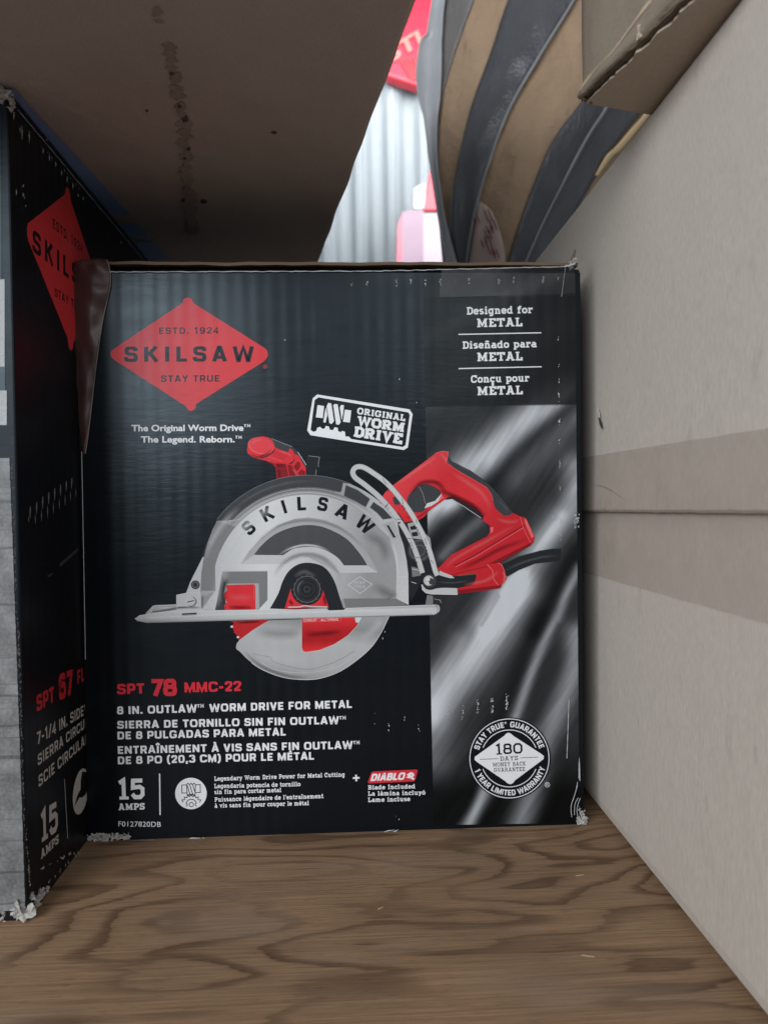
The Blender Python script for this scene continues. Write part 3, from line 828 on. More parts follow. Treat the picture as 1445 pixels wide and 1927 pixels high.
g_low = grad('print_lower_guard', (600, 1150), (580, 1280), [(0, G4(.30)), (.18, G4(.24)), (.4, G4(.40)), (.8, G4(.36)), (1, G4(.26))])
g_red = board('print_red', (.60, .028, .036, 1), .4)
g_redh = grad('print_red_handle', (760, 880), (900, 1020), [(0, (.66, .055, .065)), (.35, (.56, .024, .032)), (.7, (.62, .030, .04)), (1, (.50, .018, .026))])
g_redl = board('print_red_light', (.72, .12, .13, 1), .4); g_redd = board('print_red_dark', (.22, .010, .015, 1), .4)
g_redw = grad('print_red_blade', (600, 1160), (600, 1228), [(0, (.62, .03, .035)), (.4, (.40, .014, .018)), (.65, (.36, .012, .015)), (1, (.66, .03, .035))])
g_vent = None
def vent_mat():
    t = NT('print_vent_mesh'); vec = t.n('TexCoord').outputs['Object']
    xyz = t.n('SeparateXYZ', {0: vec})
    a = t.math('SINE', t.math('MULTIPLY', xyz.outputs[0], 2 * PI / .0016)); b = t.math('SINE', t.math('MULTIPLY', xyz.outputs[2], 2 * PI / .0016))
    k = t.smooth(t.math('MULTIPLY', a, b), -0.2, 0.6)
    t.bsdf(Base_Color=t.mix(k, (.018, .018, .020, 1), (.075, .075, .080, 1)), Roughness=.42, Normal=relief(t, vec)); return t.m
g_vent = vent_mat()

a_wh = airbrush('airbrush_light', (.78, .79, .80, 1)); a_bk = airbrush('airbrush_black', (.012, .012, .014, 1)); a_gr = airbrush('airbrush_grey', (.13, .13, .135, 1))
a_rl = airbrush('airbrush_pink', (.85, .20, .20, 1)); a_rd = airbrush('airbrush_maroon', (.13, .006, .010, 1))
pic = Print(P, 'saw_picture')
# side handle
pic.poly(D((470, 195), (540, 235), (700, 290), (850, 345), (945, 425), (1080, 635), (1062, 695), (960, 560), (880, 480), (800, 450), (560, 375)), g_dark2)
pic.line(D((520, 215), (700, 288), (850, 345)), .7, g_bev2); pic.line(D((940, 430), (1075, 638)), .9, g_light)
pic.build_parent = None
pic_ob = None
hd = Print(P, 'side_handle')
hd.poly(D((130, 390), (140, 310), (210, 228), (300, 190), (390, 180), (470, 198), (535, 245), (562, 300), (572, 355), (660, 395), (790, 432), (806, 372), (860, 398), (882, 465), (930, 475), (975, 515), (1010, 600), (1066, 680), (1072, 812), (940, 818), (780, 832), (603, 872), (585, 672), (520, 612), (440, 572), (300, 538), (200, 500), (138, 450)), g_red)
hd.poly(ellipse(450 + 352 / 8.5, 800 + 330 / 8.5, 24.5, 15.5, math.radians(12)), g_redl)
hd.poly(ellipse(450 + 358 / 8.5, 800 + 324 / 8.5, 23.6, 14.8, math.radians(12)), board('print_red_knob', (.64, .045, .058, 1), .4))
hd.poly(D((320, 525), (440, 492), (520, 440), (570, 378), (580, 388), (540, 448), (455, 505), (360, 536)), g_dark)
for k in range(9):
    x = 575 + 25 * k; hd.line(D((x, 408 + 7 * k), (x - 38, 462 + 7 * k), (x - 55, 505 + 7 * k)), .55, g_redd)
hd.poly(D((588, 672), (612, 610), (752, 622), (798, 828), (605, 870)), g_redd)
hd.poly(D((770, 632), (840, 640), (930, 790), (905, 815), (808, 828)), g_redd)
hd.poly(D((870, 665), (935, 580), (975, 600), (985, 660), (930, 740)), g_redd); hd.poly(D((945, 760), (1000, 705), (1055, 735), (1062, 808), (960, 812)), g_redd)
hd.poly(D((800, 615), (860, 580), (890, 525), (893, 550), (862, 605), (810, 630)), g_dark)
hd.line(D((470, 505), (690, 580)), .6, g_redl)
hd.soft(D((180, 470), (300, 510), (430, 470), (540, 400)), 7, a_rd, .55); hd.soft(D((470, 590), (600, 640), (760, 640)), 8, a_rd, .5); hd.soft(D((600, 400), (740, 450), (870, 500)), 5, a_rl, .4)
hd.soft(D((190, 330), (260, 250), (380, 220)), 9, a_rl, .35); hd.soft(D((850, 690), (900, 760), (930, 810)), 4, a_rl, .5); hd.soft(D((640, 700), (650, 860)), 6, a_bk, .4)
# rear block behind guard
pic.poly(E_((178, 665), (295, 672), (284, 742), (290, 766), (264, 790), (262, 852), (172, 852)), g_dark)
pic.line(E_((195, 664), (296, 676), (285, 735), (288, 764)), .7, g_bev2); pic.line(E_((266, 788), (262, 845)), .7, g_bev2)
# motor housing behind the depth scale
pic.poly(Cc((250, 380), (330, 370), (420, 470), (545, 590), (570, 690), (590, 780), (505, 860), (440, 990), (415, 900), (380, 640)), g_dark)
pic.poly(ellipse(*Cc((490, 675))[0], 22), g_dark2); pic.line(ellipse(*Cc((490, 675))[0], 18), .9, g_bev3, True); pic.line(ellipse(*Cc((490, 675))[0], 10), .8, g_bev3, True)
pic.poly(Cc((415, 510), (455, 500), (555, 600), (570, 700), (545, 700), (520, 610), (440, 600)), g_bev2)
for q in (((430, 530), (462, 520), (470, 545), (438, 550)), ((440, 565), (475, 560), (482, 585), (446, 590))): pic.poly(Cc(*q), g_dark)
pic.poly(Cc((440, 775), (500, 790), (498, 830), (445, 840)), g_bev3); pic.line(Cc((445, 790), (490, 800)), 1, g_light); pic.line(Cc((440, 870), (470, 880)), 1.2, g_bev)
pic.poly(B((1190, 1080), (1240, 1090), (1240, 1160), (1175, 1165)), g_bev3); pic.line(B((1250, 1115), (1300, 1125), (1310, 1150)), .8, g_bev2)
pic_ob = pic.build()
hd.parent = pic_ob; hd.build()

gd = Print(P, 'blade_guard', pic_ob)
gd.poly(A((540, 640), (555, 640), (560, 900), (420, 900), (452, 815)), g_bev)
# silhouette
sil = A((522, 1020), (523, 900), (528, 760), (545, 660), (575, 540), (612, 440), (645, 378)) + ellipse(SPX, SPY, 214, n=40, a0=142, a1=38) + B((955, 560), (990, 660), (1015, 780), (1030, 900), (1033, 1168), (930, 1115), (700, 1185)) + A((1200, 1020))
gd.poly(sil, g_ring)
gd.poly(A((560, 880), (640, 880)) + [ellipse(SPX, SPY, 172, n=20, a0=168, a1=138)[i] for i in range(21)] + A((640, 380)) + A((575, 545), (545, 660), (530, 760), (526, 880)), g_rdark)
# right edge, lighter
gd.poly(B((830, 470), (905, 450), (955, 560), (990, 660), (1015, 780), (1030, 900), (1033, 1165), (925, 1110), (932, 850), (905, 700), (860, 560)), g_rimr)
# inner face
face = A((530, 1018), (632, 878)) + ellipse(SPX, SPY, 178, n=40, a0=166, a1=40) + B((870, 590), (905, 700), (930, 850), (925, 1110), (480, 1112), (400, 1190)) + A((1100, 1016))
gd.poly(face, g_body)
gd.poly(A((530, 885), (632, 880), (530, 930)), g_bev2)
# black top cover, and its windows between struts
gd.poly(A((640, 377), (722, 377)) + ellipse(SPX, SPY, 192, n=30, a0=136.5, a1=72) + B((462, 205), (478, 128)) + ellipse(SPX, SPY, 214.5, n=36, a0=67, a1=142.5), g_dark2)
gd.line(ellipse(SPX, SPY, 214.5, n=36, a0=67, a1=142), .8, g_bev3)
gd.line(A((640, 378), (722, 377)) + ellipse(SPX, SPY, 191, n=30, a0=136.5, a1=74), 1.0, g_dark)
for q in (((500, 148), (600, 190), (706, 266), (668, 336), (580, 285), (484, 240)), ((735, 292), (820, 350), (895, 430), (815, 440), (765, 385), (704, 338))):
    gd.poly(B(*q), g_dark2); gd.line(B(*q), .9, g_bev3, True)
gd.poly(B((805, 478), (880, 480), (945, 600), (895, 602)), g_bev2); gd.poly(B((845, 490), (872, 490), (930, 592), (902, 594)), g_dark); gd.line(B((868, 490), (928, 592)), .8, g_light)
gd.line(A((725, 378)) + ellipse(SPX, SPY, 182, n=30, a0=134, a1=48), 1.0, g_bev)
# bevel round the vent
gd.poly(A((812, 690), (868, 600), (960, 500), (1080, 410), (1200, 365), (1300, 355)) + B((330, 445), (440, 490), (560, 570), (660, 690), (720, 790), (772, 890), (450, 896)) + A((1290, 640)), g_bev2)
vent = catmull(A((910, 622), (960, 560), (1040, 490), (1130, 445), (1220, 420), (1300, 413)) + B((300, 505), (430, 560), (520, 620), (600, 710), (650, 780), (678, 828)), 4) + catmull(B((485, 828), (440, 770), (370, 720), (290, 685), (200, 670)) + A((1200, 575), (1150, 600), (1115, 624)), 4)
gd.poly(A((812, 690), (910, 622), (1115, 624), (1150, 600), (1200, 575)) + B((200, 670), (290, 685), (370, 720), (440, 770), (485, 828), (678, 828), (772, 890), (450, 896), (410, 850), (330, 790), (250, 755), (170, 745)) + A((1250, 645), (1180, 670), (1128, 690)), g_bev)
gd.poly(vent, g_vent); gd.line(vent, .9, g_dark, True)
# black arch over the arbor, red blade behind it
arch = catmull(A((1020, 1008), (1080, 900), (1108, 820), (1150, 745), (1215, 695), (1290, 680)) + B((290, 830), (360, 890), (412, 985), (442, 1080), (482, 1200)), 4) + B((482, 1200), (375, 1206), (330, 1190)) + A((1200, 1015))
gd.poly(arch, g_dark)
gd.poly(A((1125, 1008), (1168, 868), (1285, 870)) + B((300, 1022), (356, 1188), (200, 1192)), g_red)
gd.line(B((10, 1186), (110, 1183), (150, 1172), (205, 1180), (345, 1184)), 2.2, g_bev)
gd.poly(ellipse(SPX, SPY, 30), g_dark)
for r, m_ in ((24.5, g_bev3), (21, g_dark2), (13, g_dark2)): gd.line(ellipse(SPX, SPY, r), .9, m_, True)
gd.poly(ellipse(SPX, SPY, 7, n=6), g_dark2); gd.poly(ellipse(SPX, SPY, 4.5, n=6), g_dark)
# left window
gd.poly(A((680, 740), (1000, 738), (1000, 948), (935, 1015), (630, 1020)), g_bev3)
gd.poly(A((700, 830), (940, 828), (945, 1012), (660, 1018)), g_bev2)
gd.poly(A((680, 765), (705, 835), (690, 900), (705, 960), (700, 1020), (628, 1022)), g_dark2)
gd.poly(A((703, 840), (905, 834), (916, 848), (918, 1014), (700, 1018), (694, 985), (714, 962), (690, 922), (690, 900), (715, 878)), g_red)
gd.line(A((905, 850), (908, 950)), .8, g_redl)
# lower dark lip
gd.poly(B((482, 1112), (925, 1110), (1020, 1168), (500, 1194)), g_bev3)
# embossed marks
gd.line(B((520, 995), (620, 926), (722, 992), (622, 1070)), 1.0, g_light, True)
gd.text('STAY', (540 + 572 / 4.516, 880 + 990 / 4.516), (540 + 662 / 4.516, 880 + 988 / 4.516), 5, g_light, .0); gd.text('TRUE', (540 + 575 / 4.516, 880 + 1022 / 4.516), (540 + 668 / 4.516, 880 + 1020 / 4.516), 5, g_bev, .0)
for q in (((978, 800), (1022, 925), (948, 930)), ((978, 950), (1015, 1080), (945, 1085))):
    gd.line(B(*q), 1.0, g_light, True)
gd.line(B((940, 936), (1028, 932)), .9, g_light); gd.line(B((960, 1055), (1005, 1050)), 1, g_light)
for ch, (cx_, cy_), a in zip('SKILSAW', ((468.2, 993.2), (503.2, 966.8), (534.7, 953.6), (567.6, 947.5), (607.5, 948.6), (645, 962.2), (687.2, 986.5)), (134, 119, 107, 93, 80, 65, 48)):
    hgt, wd_ = 25.5, dict(S=19, K=21.5, I=6, L=16, A=25, W=32)[ch]
    t_ = math.radians(a - 90); ux, uy = math.cos(t_), -math.sin(t_)        # baseline runs clockwise round the guard
    ax2, ay2 = math.sin(t_), math.cos(t_)
    bx, by = cx_ + ax2 * hgt / 2, cy_ + ay2 * hgt / 2
    gd.sans(ch, (bx - ux * wd_ / 2, by - uy * wd_ / 2), (bx + ux * wd_ / 2, by + uy * wd_ / 2), hgt, M['ink'], .225)
gd.soft([(SPX + 200 * math.cos(math.radians(a)), SPY - 200 * math.sin(math.radians(a))) for a in range(165, 128, -6)], 16, a_wh, .3)
gd.soft([(SPX + 166 * math.cos(math.radians(a)), SPY - 166 * math.sin(math.radians(a))) for a in range(172, 100, -6)], 22, a_wh, .35)
gd.soft(A((560, 1000), (640, 930), (700, 700), (800, 600)), 30, a_wh, .25)
gd.soft([(SPX + 187 * math.cos(math.radians(a)), SPY - 187 * math.sin(math.radians(a))) for a in range(150, 40, -8)], 5, a_gr, .5)
gd.soft([(SPX + 130 * math.cos(math.radians(a)), SPY - 130 * math.sin(math.radians(a))) for a in range(140, 20, -8)], 9, a_gr, .35)
gd.soft([(SPX + 66 * math.cos(math.radians(a)), SPY - 66 * math.sin(math.radians(a))) for a in range(160, 10, -8)], 12, a_gr, .45)
gd.soft([(SPX + 83 * math.cos(math.radians(a)), SPY - 83 * math.sin(math.radians(a))) for a in range(130, 50, -8)], 6, a_wh, .6)
gd.soft([(SPX + 203 * math.cos(math.radians(a)), SPY - 203 * math.sin(math.radians(a))) for a in range(140, 75, -6)], 8, a_gr, .6)
gd.soft(B((880, 620), (930, 760), (950, 1000)), 9, a_wh, .5); gd.soft(B((720, 1000), (880, 1080), (900, 1105)), 26, a_gr, .4); gd.soft(B((640, 560), (800, 640), (850, 800)), 26, a_gr, .35)
gd.soft(A((690, 990), (690, 860), (720, 790)), 14, a_bk, .5); gd.soft(A((720, 930), (905, 930)), 18, a_rl, .25); gd.soft(A((720, 1000), (900, 1000)), 10, a_rd, .6)
gd.soft(B((60, 930), (150, 885), (250, 930)), 12, a_gr, .6); gd.soft(B((20, 1120), (50, 1170)), 8, a_rd, .7); gd.soft(B((310, 1080), (330, 1170)), 8, a_rd, .7)
for k_ in range(16):
    an = math.radians(22.5 * k_); gd.line([(SPX + 25 * math.cos(an), SPY - 25 * math.sin(an)), (SPX + 27.5 * math.cos(an), SPY - 27.5 * math.sin(an))], .7, g_bev3)
gd.soft(ellipse(SPX, SPY, 17, n=12, a0=100, a1=220), 5, a_gr, .9)
gd.line(A((1000, 740), (1000, 945), (938, 1012)), .9, g_rdark); gd.line(A((682, 742), (998, 740)), .9, g_bev)
gd.text('®', (690.5, 1016), (694.5, 1015), 4, g_bev2, 0.0); gd.text('®', (694.5, 1112), (698.5, 1111.6), 4, g_bev2, 0.0)
gd.build()

lg = Print(P, 'lower_guard', pic_ob)
lg.poly(A((735, 1098), (1010, 1088), (800, 1240), (790, 1205), (765, 1180), (757, 1150), (740, 1140), (765, 1110)), board('print_red_deep', (.42, .018, .022, 1), .4))
for c in ((748, 1137), (792, 1212)): lg.poly(ellipse(*A(c)[0], 2.6, 2.0), g_light)
low = A((1010, 1092), (900, 1160), (803, 1232), (782, 1260), (780, 1295), (805, 1315), (860, 1370), (940, 1430), (1050, 1480), (1160, 1508), (1290, 1516)) + B((300, 1785), (450, 1730), (600, 1630), (720, 1520), (800, 1400), (845, 1310), (868, 1262))
low = low[:3] + catmull(low[3:], 5)
lg.poly(low, g_low); lg.line(low[20:], 1.0, g_light)
win = B((130, 1270), (575, 1270), (583, 1312), (612, 1318), (590, 1350), (520, 1425), (400, 1502), (280, 1550), (160, 1568), (135, 1558), (128, 1535))
lg.poly(win, g_redw); lg.line(win[2:], .8, g_bev)
lg.poly(B((578, 1272), (635, 1270), (612, 1315), (585, 1310)), g_light)
lg.text('CONDUIT', (571.5, 1169.6), (596.5, 1168.8), 4.4, g_light, .012); lg.text('ALL-THREAD', (603.5, 1168.6), (637, 1167.3), 4.4, g_light, .012)
for q in (((136, 1284), (265, 1280), (262, 1308), (138, 1314)), ((274, 1280), (462, 1276), (458, 1300), (276, 1308))): lg.line(B(*q), .6, g_redl, True)
lg.line(catmull(A((1035, 1385), (1120, 1412), (1220, 1435), (1330, 1438)) + B((420, 1645), (575, 1555)), 4), .8, g_bev3)
lg.line(catmull(A((890, 1330), (1000, 1420), (1100, 1455), (1220, 1466), (1330, 1462)) + B((430, 1690), (590, 1578)), 4), .9, g_bev)
lg.line(A((1035, 1385), (1028, 1355), (892, 1330), (960, 1395)), .8, g_bev3)
lg.soft(A((900, 1170), (1100, 1190), (1240, 1180)), 26, a_gr, .30); lg.soft(A((900, 1300), (1100, 1360), (1300, 1390)), 40, a_wh, .18)
lg.soft(B((620, 1480), (760, 1350), (800, 1280)), 22, a_wh, .25); lg.soft(A((830, 1310), (960, 1420), (1150, 1490), (1290, 1498)), 9, a_gr, .5)
lg.soft(A((780, 1110), (960, 1100)), 6, a_rd, .8); lg.soft(B((150, 1420), (300, 1410), (470, 1390)), 14, a_rd, .5)
lg.build()

fp = Print(P, 'foot_plate', pic_ob)
fp.poly(A((130, 1045), (182, 988), (210, 982), (352, 978), (356, 1012), (165, 1045)), g_bev2); fp.line(A((165, 1030), (190, 990), (350, 980)), .9, g_light)
fp.line(A((180, 1030), (340, 1018)), 3, g_bev3)
fp.poly(A((352, 912), (425, 897), (528, 895), (532, 1012), (352, 1012)), g_bev); fp.line(A((352, 912), (425, 897), (525, 895)), .9, g_light)
fp.poly(ellipse(*A((488, 838))[0], 8.2), g_dark2); fp.line(ellipse(*A((488, 838))[0], 5.2), 1.0, g_bev3, True); fp.poly(ellipse(*A((488, 838))[0], 2.3), g_dark)
fp.poly(ellipse(*A((462, 958))[0], 10.5), g_bev3); fp.poly(ellipse(*A((455, 955))[0], 8.5), g_bev); fp.line(A((430, 962), (480, 950)), 1.8, g_dark2); fp.line(ellipse(*A((462, 958))[0], 10.2), .8, g_light, True)
plate = A((55, 1080), (88, 1057), (165, 1042), (345, 1018), (368, 1008), (525, 1008), (548, 1020)) + B((0, 1206), (340, 1200), (358, 1212), (482, 1208), (500, 1192), (1262, 1162), (1288, 1168), (1297, 1188), (1294, 1218), (1272, 1238), (1245, 1250)) + A((150, 1110), (76, 1097))
fp.poly(plate, g_plate); fp.line(A((150, 1106)) + B((1245, 1246)), .9, g_bev3); fp.line(B((500, 1196), (1262, 1166)), .9, g_light); fp.line(A((88, 1058), (345, 1020), (368, 1010), (525, 1010), (548, 1022)) + B((340, 1203)), .9, g_light)
fp.poly(A((392, 1042), (498, 1036), (498, 1054), (392, 1060)), g_dark2)
fp.line(B((1262, 1170), (1285, 1195), (1272, 1232)), 1.2, g_bev3)
fp.soft(A((140, 1075), (600, 1052)) + B((300, 1225), (1240, 1195)), 6, a_wh, .5, False); fp.soft(A((200, 1005), (340, 998)), 5, a_wh, .5); fp.soft(A((160, 1040), (350, 1005), (430, 1000)), 5, a_gr, .7)
fp.soft(A((360, 1000), (528, 1000)), 6, a_gr, .6); fp.soft(A((540, 900), (535, 1005)), 6, a_gr, .5)
fp.build()

hn = Print(P, 'rear_handle', pic_ob)
hn.poly(Cc((978, 772), (1100, 712), (1230, 677), (1300, 666), (1362, 664), (1352, 738), (1200, 757), (1100, 797), (1030, 837)), g_dark)
hn.line(Cc((985, 768), (1100, 715), (1230, 680)), .9, g_dark2)
hn.poly(Cc((660, 85), (672, 100), (690, 128), (800, 182), (910, 260), (960, 310), (1000, 352), (1066, 440), (1050, 464), (1010, 464), (955, 415), (935, 370), (918, 300), (800, 226), (690, 168), (658, 128)), g_dark2)
hn.line(Cc((690, 128), (800, 182), (910, 260), (1000, 352), (1060, 435)), 1.1, g_dark)
red = Cc((243, 380), (258, 350), (275, 320), (330, 270), (590, 75), (630, 63), (668, 68), (658, 120), (668, 140), (700, 167), (800, 226), (905, 288), (935, 335), (942, 370), (955, 415), (1010, 463), (1050, 457), (1062, 445), (1078, 450), (1110, 466), (1135, 470), (1150, 486), (1198, 590), (1196, 618), (1175, 645), (985, 752), (1010, 790), (1027, 845), (1012, 870), (1000, 882), (992, 903), (970, 912), (725, 945), (725, 908), (810, 890), (840, 822), (690, 834), (612, 800), (600, 790), (690, 700), (905, 590), (926, 560), (922, 520), (880, 492), (760, 398), (690, 357), (645, 359), (600, 392), (545, 432), (520, 467), (480, 490), (400, 502), (360, 445), (320, 430))
hn.poly(red, g_redh); hn.line(red[4:8], 1.0, g_redl); hn.line(red[8:14], .7, g_redl)
hn.poly(Cc((645, 362), (665, 345), (700, 340), (770, 372), (840, 412), (885, 460), (880, 490), (760, 400), (690, 357)), g_dark)
hn.line(Cc((690, 360), (760, 402), (870, 476)), .9, g_light)
hn.poly(chaikin(Cc((408, 352), (470, 278), (520, 262), (575, 275), (632, 318), (590, 384), (530, 402), (520, 440), (440, 442), (420, 400)), 1), g_dark2)
hn.line(Cc((486, 280), (510, 325), (525, 385)), .7, g_bev2); hn.poly(Cc((628, 322), (610, 370), (560, 402), (520, 415), (535, 385), (585, 370)), g_light); hn.poly(Cc((625, 330), (606, 372), (560, 404), (640, 350)), g_redl)
hn.poly(Cc((322, 350), (345, 340), (375, 372), (362, 395), (335, 392)), g_dark2)
hn.line(Cc((705, 770), (830, 705), (1135, 520)), 2.2, g_redd); hn.line(Cc((710, 778), (835, 714), (1130, 534)), 1.2, g_redl)
hn.line(Cc((1110, 468), (1130, 540), (1180, 640)), 1.0, g_redl); hn.poly(Cc((1135, 474), (1150, 488), (1196, 590), (1180, 600), (1140, 510)), g_redl)
hn.poly(Cc((985, 752), (1175, 645), (1190, 620), (910, 760)), g_redd)
hn.line(Cc((690, 828), (790, 800), (908, 775)), 1.4, g_redd)
hn.line(Cc((908, 762), (940, 800), (945, 850), (975, 890)), 1.4, g_redl); hn.line(ellipse(*Cc((985, 820))[0], 9, 20, -.15, a0=100, a1=-90, n=20), 1.2, g_redl)
hn.poly(Cc((725, 920), (990, 890), (988, 906), (725, 945)), g_redd)
hn.poly(Cc((925, 535), (945, 530), (942, 560), (926, 570)), g_redl)
# lever and knob
hn.poly(Cc((500, 885), (505, 915), (528, 935), (560, 943), (725, 948), (722, 908), (600, 905)), g_bev); hn.line(Cc((505, 915), (528, 937), (560, 944), (722, 948)), 1.2, g_light)
hn.poly(Cc((612, 800), (640, 812), (690, 832), (705, 846), (680, 850), (610, 838)), g_bev)
hn.poly(chaikin(Cc((498, 860), (505, 830), (530, 813), (560, 808), (620, 832), (700, 852), (725, 832), (842, 818), (832, 870), (805, 893), (700, 905), (600, 907), (560, 922), (520, 912)), 1), g_dark)
hn.line(Cc((725, 832), (842, 820)), 1.6, board('print_olive', (.10, .09, .06, 1), .4))
hn.poly(ellipse(*Cc((552, 864))[0], 12.5), g_dark2); hn.poly(ellipse(*Cc((546, 862))[0], 9.5), g_bev); hn.poly(ellipse(*Cc((560, 866))[0], 6), g_dark2); hn.poly(ellipse(*Cc((542, 855))[0], 3.6), g_light); hn.poly(ellipse(*Cc((540, 878))[0], 3), g_light)
hn.soft(Cc((600, 300), (700, 340), (820, 400), (900, 470)), 13, a_rd, .75); hn.soft(Cc((430, 330), (500, 260), (600, 260), (660, 330)), 12, a_rd, .6)
hn.soft(Cc((350, 270), (480, 175), (600, 95)), 7, a_rl, .55); hn.soft(Cc((680, 190), (790, 260), (880, 330), (930, 430)), 12, a_rl, .35); hn.soft(Cc((610, 75), (650, 110), (650, 140)), 8, a_rl, .45)
hn.soft(Cc((640, 790), (720, 720), (900, 620), (1090, 510)), 9, a_rl, .30); hn.soft(Cc((720, 800), (850, 740), (1000, 660), (1170, 600)), 12, a_rd, .45); hn.soft(Cc((960, 480), (1040, 500), (1110, 490)), 10, a_rl, .3)
hn.soft(Cc((760, 890), (900, 860), (980, 800)), 9, a_rl, .35); hn.soft(Cc((1000, 800), (1015, 840), (1000, 870)), 5, a_rl, .6); hn.soft(Cc((400, 470), (480, 470), (560, 410)), 5, a_rd, .5)
hn.soft(Cc((1000, 810), (1100, 760), (1230, 720), (1350, 705)), 7, airbrush('airbrush_cord', (.09, .09, .095, 1)), .7); hn.soft(Cc((960, 360), (1010, 400), (1040, 440)), 6, a_gr, .5); hn.soft(Cc((710, 135), (810, 195)), 4, a_gr, .6)
hn.soft(Cc((600, 870), (700, 875), (800, 860)), 5, a_gr, .4)
hn.build()

ds = Print(P, 'depth_scale', pic_ob)
rail = Cc((600, 830), (585, 795), (560, 705), (528, 615), (490, 540), (440, 450), (390, 380), (330, 305), (270, 245), (200, 195), (150, 165), (115, 158), (90, 168), (78, 195), (95, 228), (150, 268), (230, 335), (300, 408), (360, 485), (410, 565), (450, 645), (480, 725), (508, 815))
rail = catmull(rail, 4)
ds.line(rail, 10.2, g_bev3); ds.line(rail, 9.0, g_bev); ds.line(rail[:46], 6.2, board('print_scale', G4(.50), .4))
def tick(p, q): ds.line(Cc(p, q), .9, g_dark)
for p, q in (((262, 232), (288, 270)), ((383, 350), (388, 392)), ((468, 480), (474, 512)), ((522, 600), (532, 640)), ((560, 735), (577, 758)), ((300, 382), (276, 412)), ((378, 484), (345, 482)), ((448, 605), (415, 600)), ((490, 722), (465, 718))): tick(p, q)
for s_, c, a, L in (('1/4', (302, 289), -52, 8.5), ('3/4', (405, 402), -58, 9), ('1-1/4', (492, 545), -65, 14), ('1-3/4', (545, 672), -75, 14), ('1/2', (302, 398), -55, 9), ('1', (377, 498), -60, 3), ('1-1/2', (455, 640), -68, 14), ('2', (484, 748), -72, 4)):
    (cx_, cy_), = Cc(c); a = math.radians(a + 180); ux, uy = math.cos(a), -math.sin(a)
    # figures read up the rail
    ds.text(s_, (cx_ - ux * L / 2 - uy * -2.2, cy_ - uy * L / 2 + ux * -2.2), (cx_ + ux * L / 2 - uy * -2.2, cy_ + uy * L / 2 + ux * -2.2), 4.6, g_dark, .004)
ds.build()

# lower lettering
mo = Print(P, 'model_lettering')
mo.sans('SPT', (221.5, 1305.9), (272.7, 1304.4), 19, M['red'], .24, .10)
mo.sans('78', (286.5, 1309.2), (334.3, 1308.2), 31, M['red'], .25, .05)
mo.sans('MMC-22', (348.1, 1302.3), (455, 1299.6), 18.6, M['red'], .23, .08)
mo.build()
de = Print(P, 'description_lettering')
for s_, L, R, h in (('8 IN. OUTLAW™ WORM DRIVE FOR METAL', (221.5, 1343.7), (661.9, 1331.4), 14.6), ('SIERRA DE TORNILLO SIN FIN OUTLAW™', (221.8, 1370.7), (650.9, 1361.2), 14.4),
                    ('DE 8 PULGADAS PARA METAL', (222.5, 1390.8), (538, 1383.3), 14.4), ('ENTRAÎNEMENT À VIS SANS FIN OUTLAW™', (223.2, 1418.1), (676.8, 1407.7), 14.4), ('DE 8 PO (20,3 CM) POUR LE MÉTAL', (223.2, 1437.5), (591, 1428.6), 14.4)):
    de.sans(s_, L, R, h, M['white'], .215, .10)
de.build()
am = Print(P, 'rating_lettering')
am.slab('15', (224.2, 1503.9), (273.4, 1502.7), 38.8, M['white'], thick=.2); am.slab('AMPS', (224.2, 1523.7), (273.7, 1522.4), 12.2, M['white'], thick=.22)
am.line([(301.4, 1454.8), (302.4, 1532.5)], 2.4, M['white'])
am.text('F0127820DB', (224.2, 1554.1), (303.8, 1554.9), 9.4, M['white'], 0.002, 1.05)
am.build()
fe = Print(P, 'feature_lettering')
for s_, L, R in (('Legendary Worm Drive Power for Metal Cutting', (404.2, 1468.7), (648.8, 1460.6)), ('Legendaria potencia de tornillo', (404.2, 1482.5), (565.7, 1478.5)), ('sin fin para cortar metal', (404.2, 1493.6), (529.8, 1489.6)),
                 ("Puissance légendaire de l'entraînement", (404.8, 1507.8), (609, 1501.0)), ('à vis sans fin pour couper le métal', (404.8, 1519.2), (581.7, 1514.1)),
                 ('Blade Included', (692.6, 1485.1), (780.8, 1482.7)), ('La lámina incluyó', (692.6, 1496.5), (799.9, 1494.3)), ('Lame incluse', (692.6, 1508.3), (771.5, 1506.4))):
    fe.slab(s_, L, R, 8.3, M['white'], thick=.19)
fe.line([(664, 1463.3), (676.5, 1462.7)], 3.2, M['white']); fe.line([(670, 1457), (670.6, 1469.2)], 3.2, M['white'])
fe.build()
gi = Print(P, 'gear_icon')
gz = zoomed(300, 1440, 12.04)
gi.poly(ellipse(360.3, 1492.2, 29.6), M['white'])
gi.line(gz((625, 432), (520, 438), (522, 618), (625, 615)), 1.5, M['ink']); gi.line(gz((830, 432), (935, 428), (938, 605), (830, 608)), 1.5, M['ink'])
for x in (630, 700, 768): gi.line(gz((x, 425), (x + 30, 395), (x + 62, 430)), 1.5, M['ink'])
for q in (((630, 430), (638, 650)), ((640, 440), (700, 640)), ((700, 430), (765, 640)), ((765, 430), (825, 620)), ((828, 420), (820, 640))): gi.line(gz(*q), 1.5, M['ink'])
gi.line(gz((640, 640), (670, 680), (700, 640), (735, 672), (770, 640), (800, 680), (825, 640)), 2.0, M['ink'])
teeth = []
for k in range(15):
    a = math.radians(160 - 140 * k / 14); r = 20.5 if k % 2 else 16.5
    teeth.append((361 + r * math.cos(a), 1514.5 - r * math.sin(a)))
gi.line(teeth, 1.5, M['ink'])
gi.line(ellipse(361, 1513, 10, n=20, a0=160, a1=20), 1.5, M['ink']); gi.line(ellipse(361, 1513, 4), 1.4, M['ink'], True)
gi.line(gz((610, 845), (640, 860), (640, 900), (610, 920)), 1.5, M['ink']); gi.line(gz((855, 845), (825, 860), (825, 895), (855, 912)), 1.5, M['ink'])
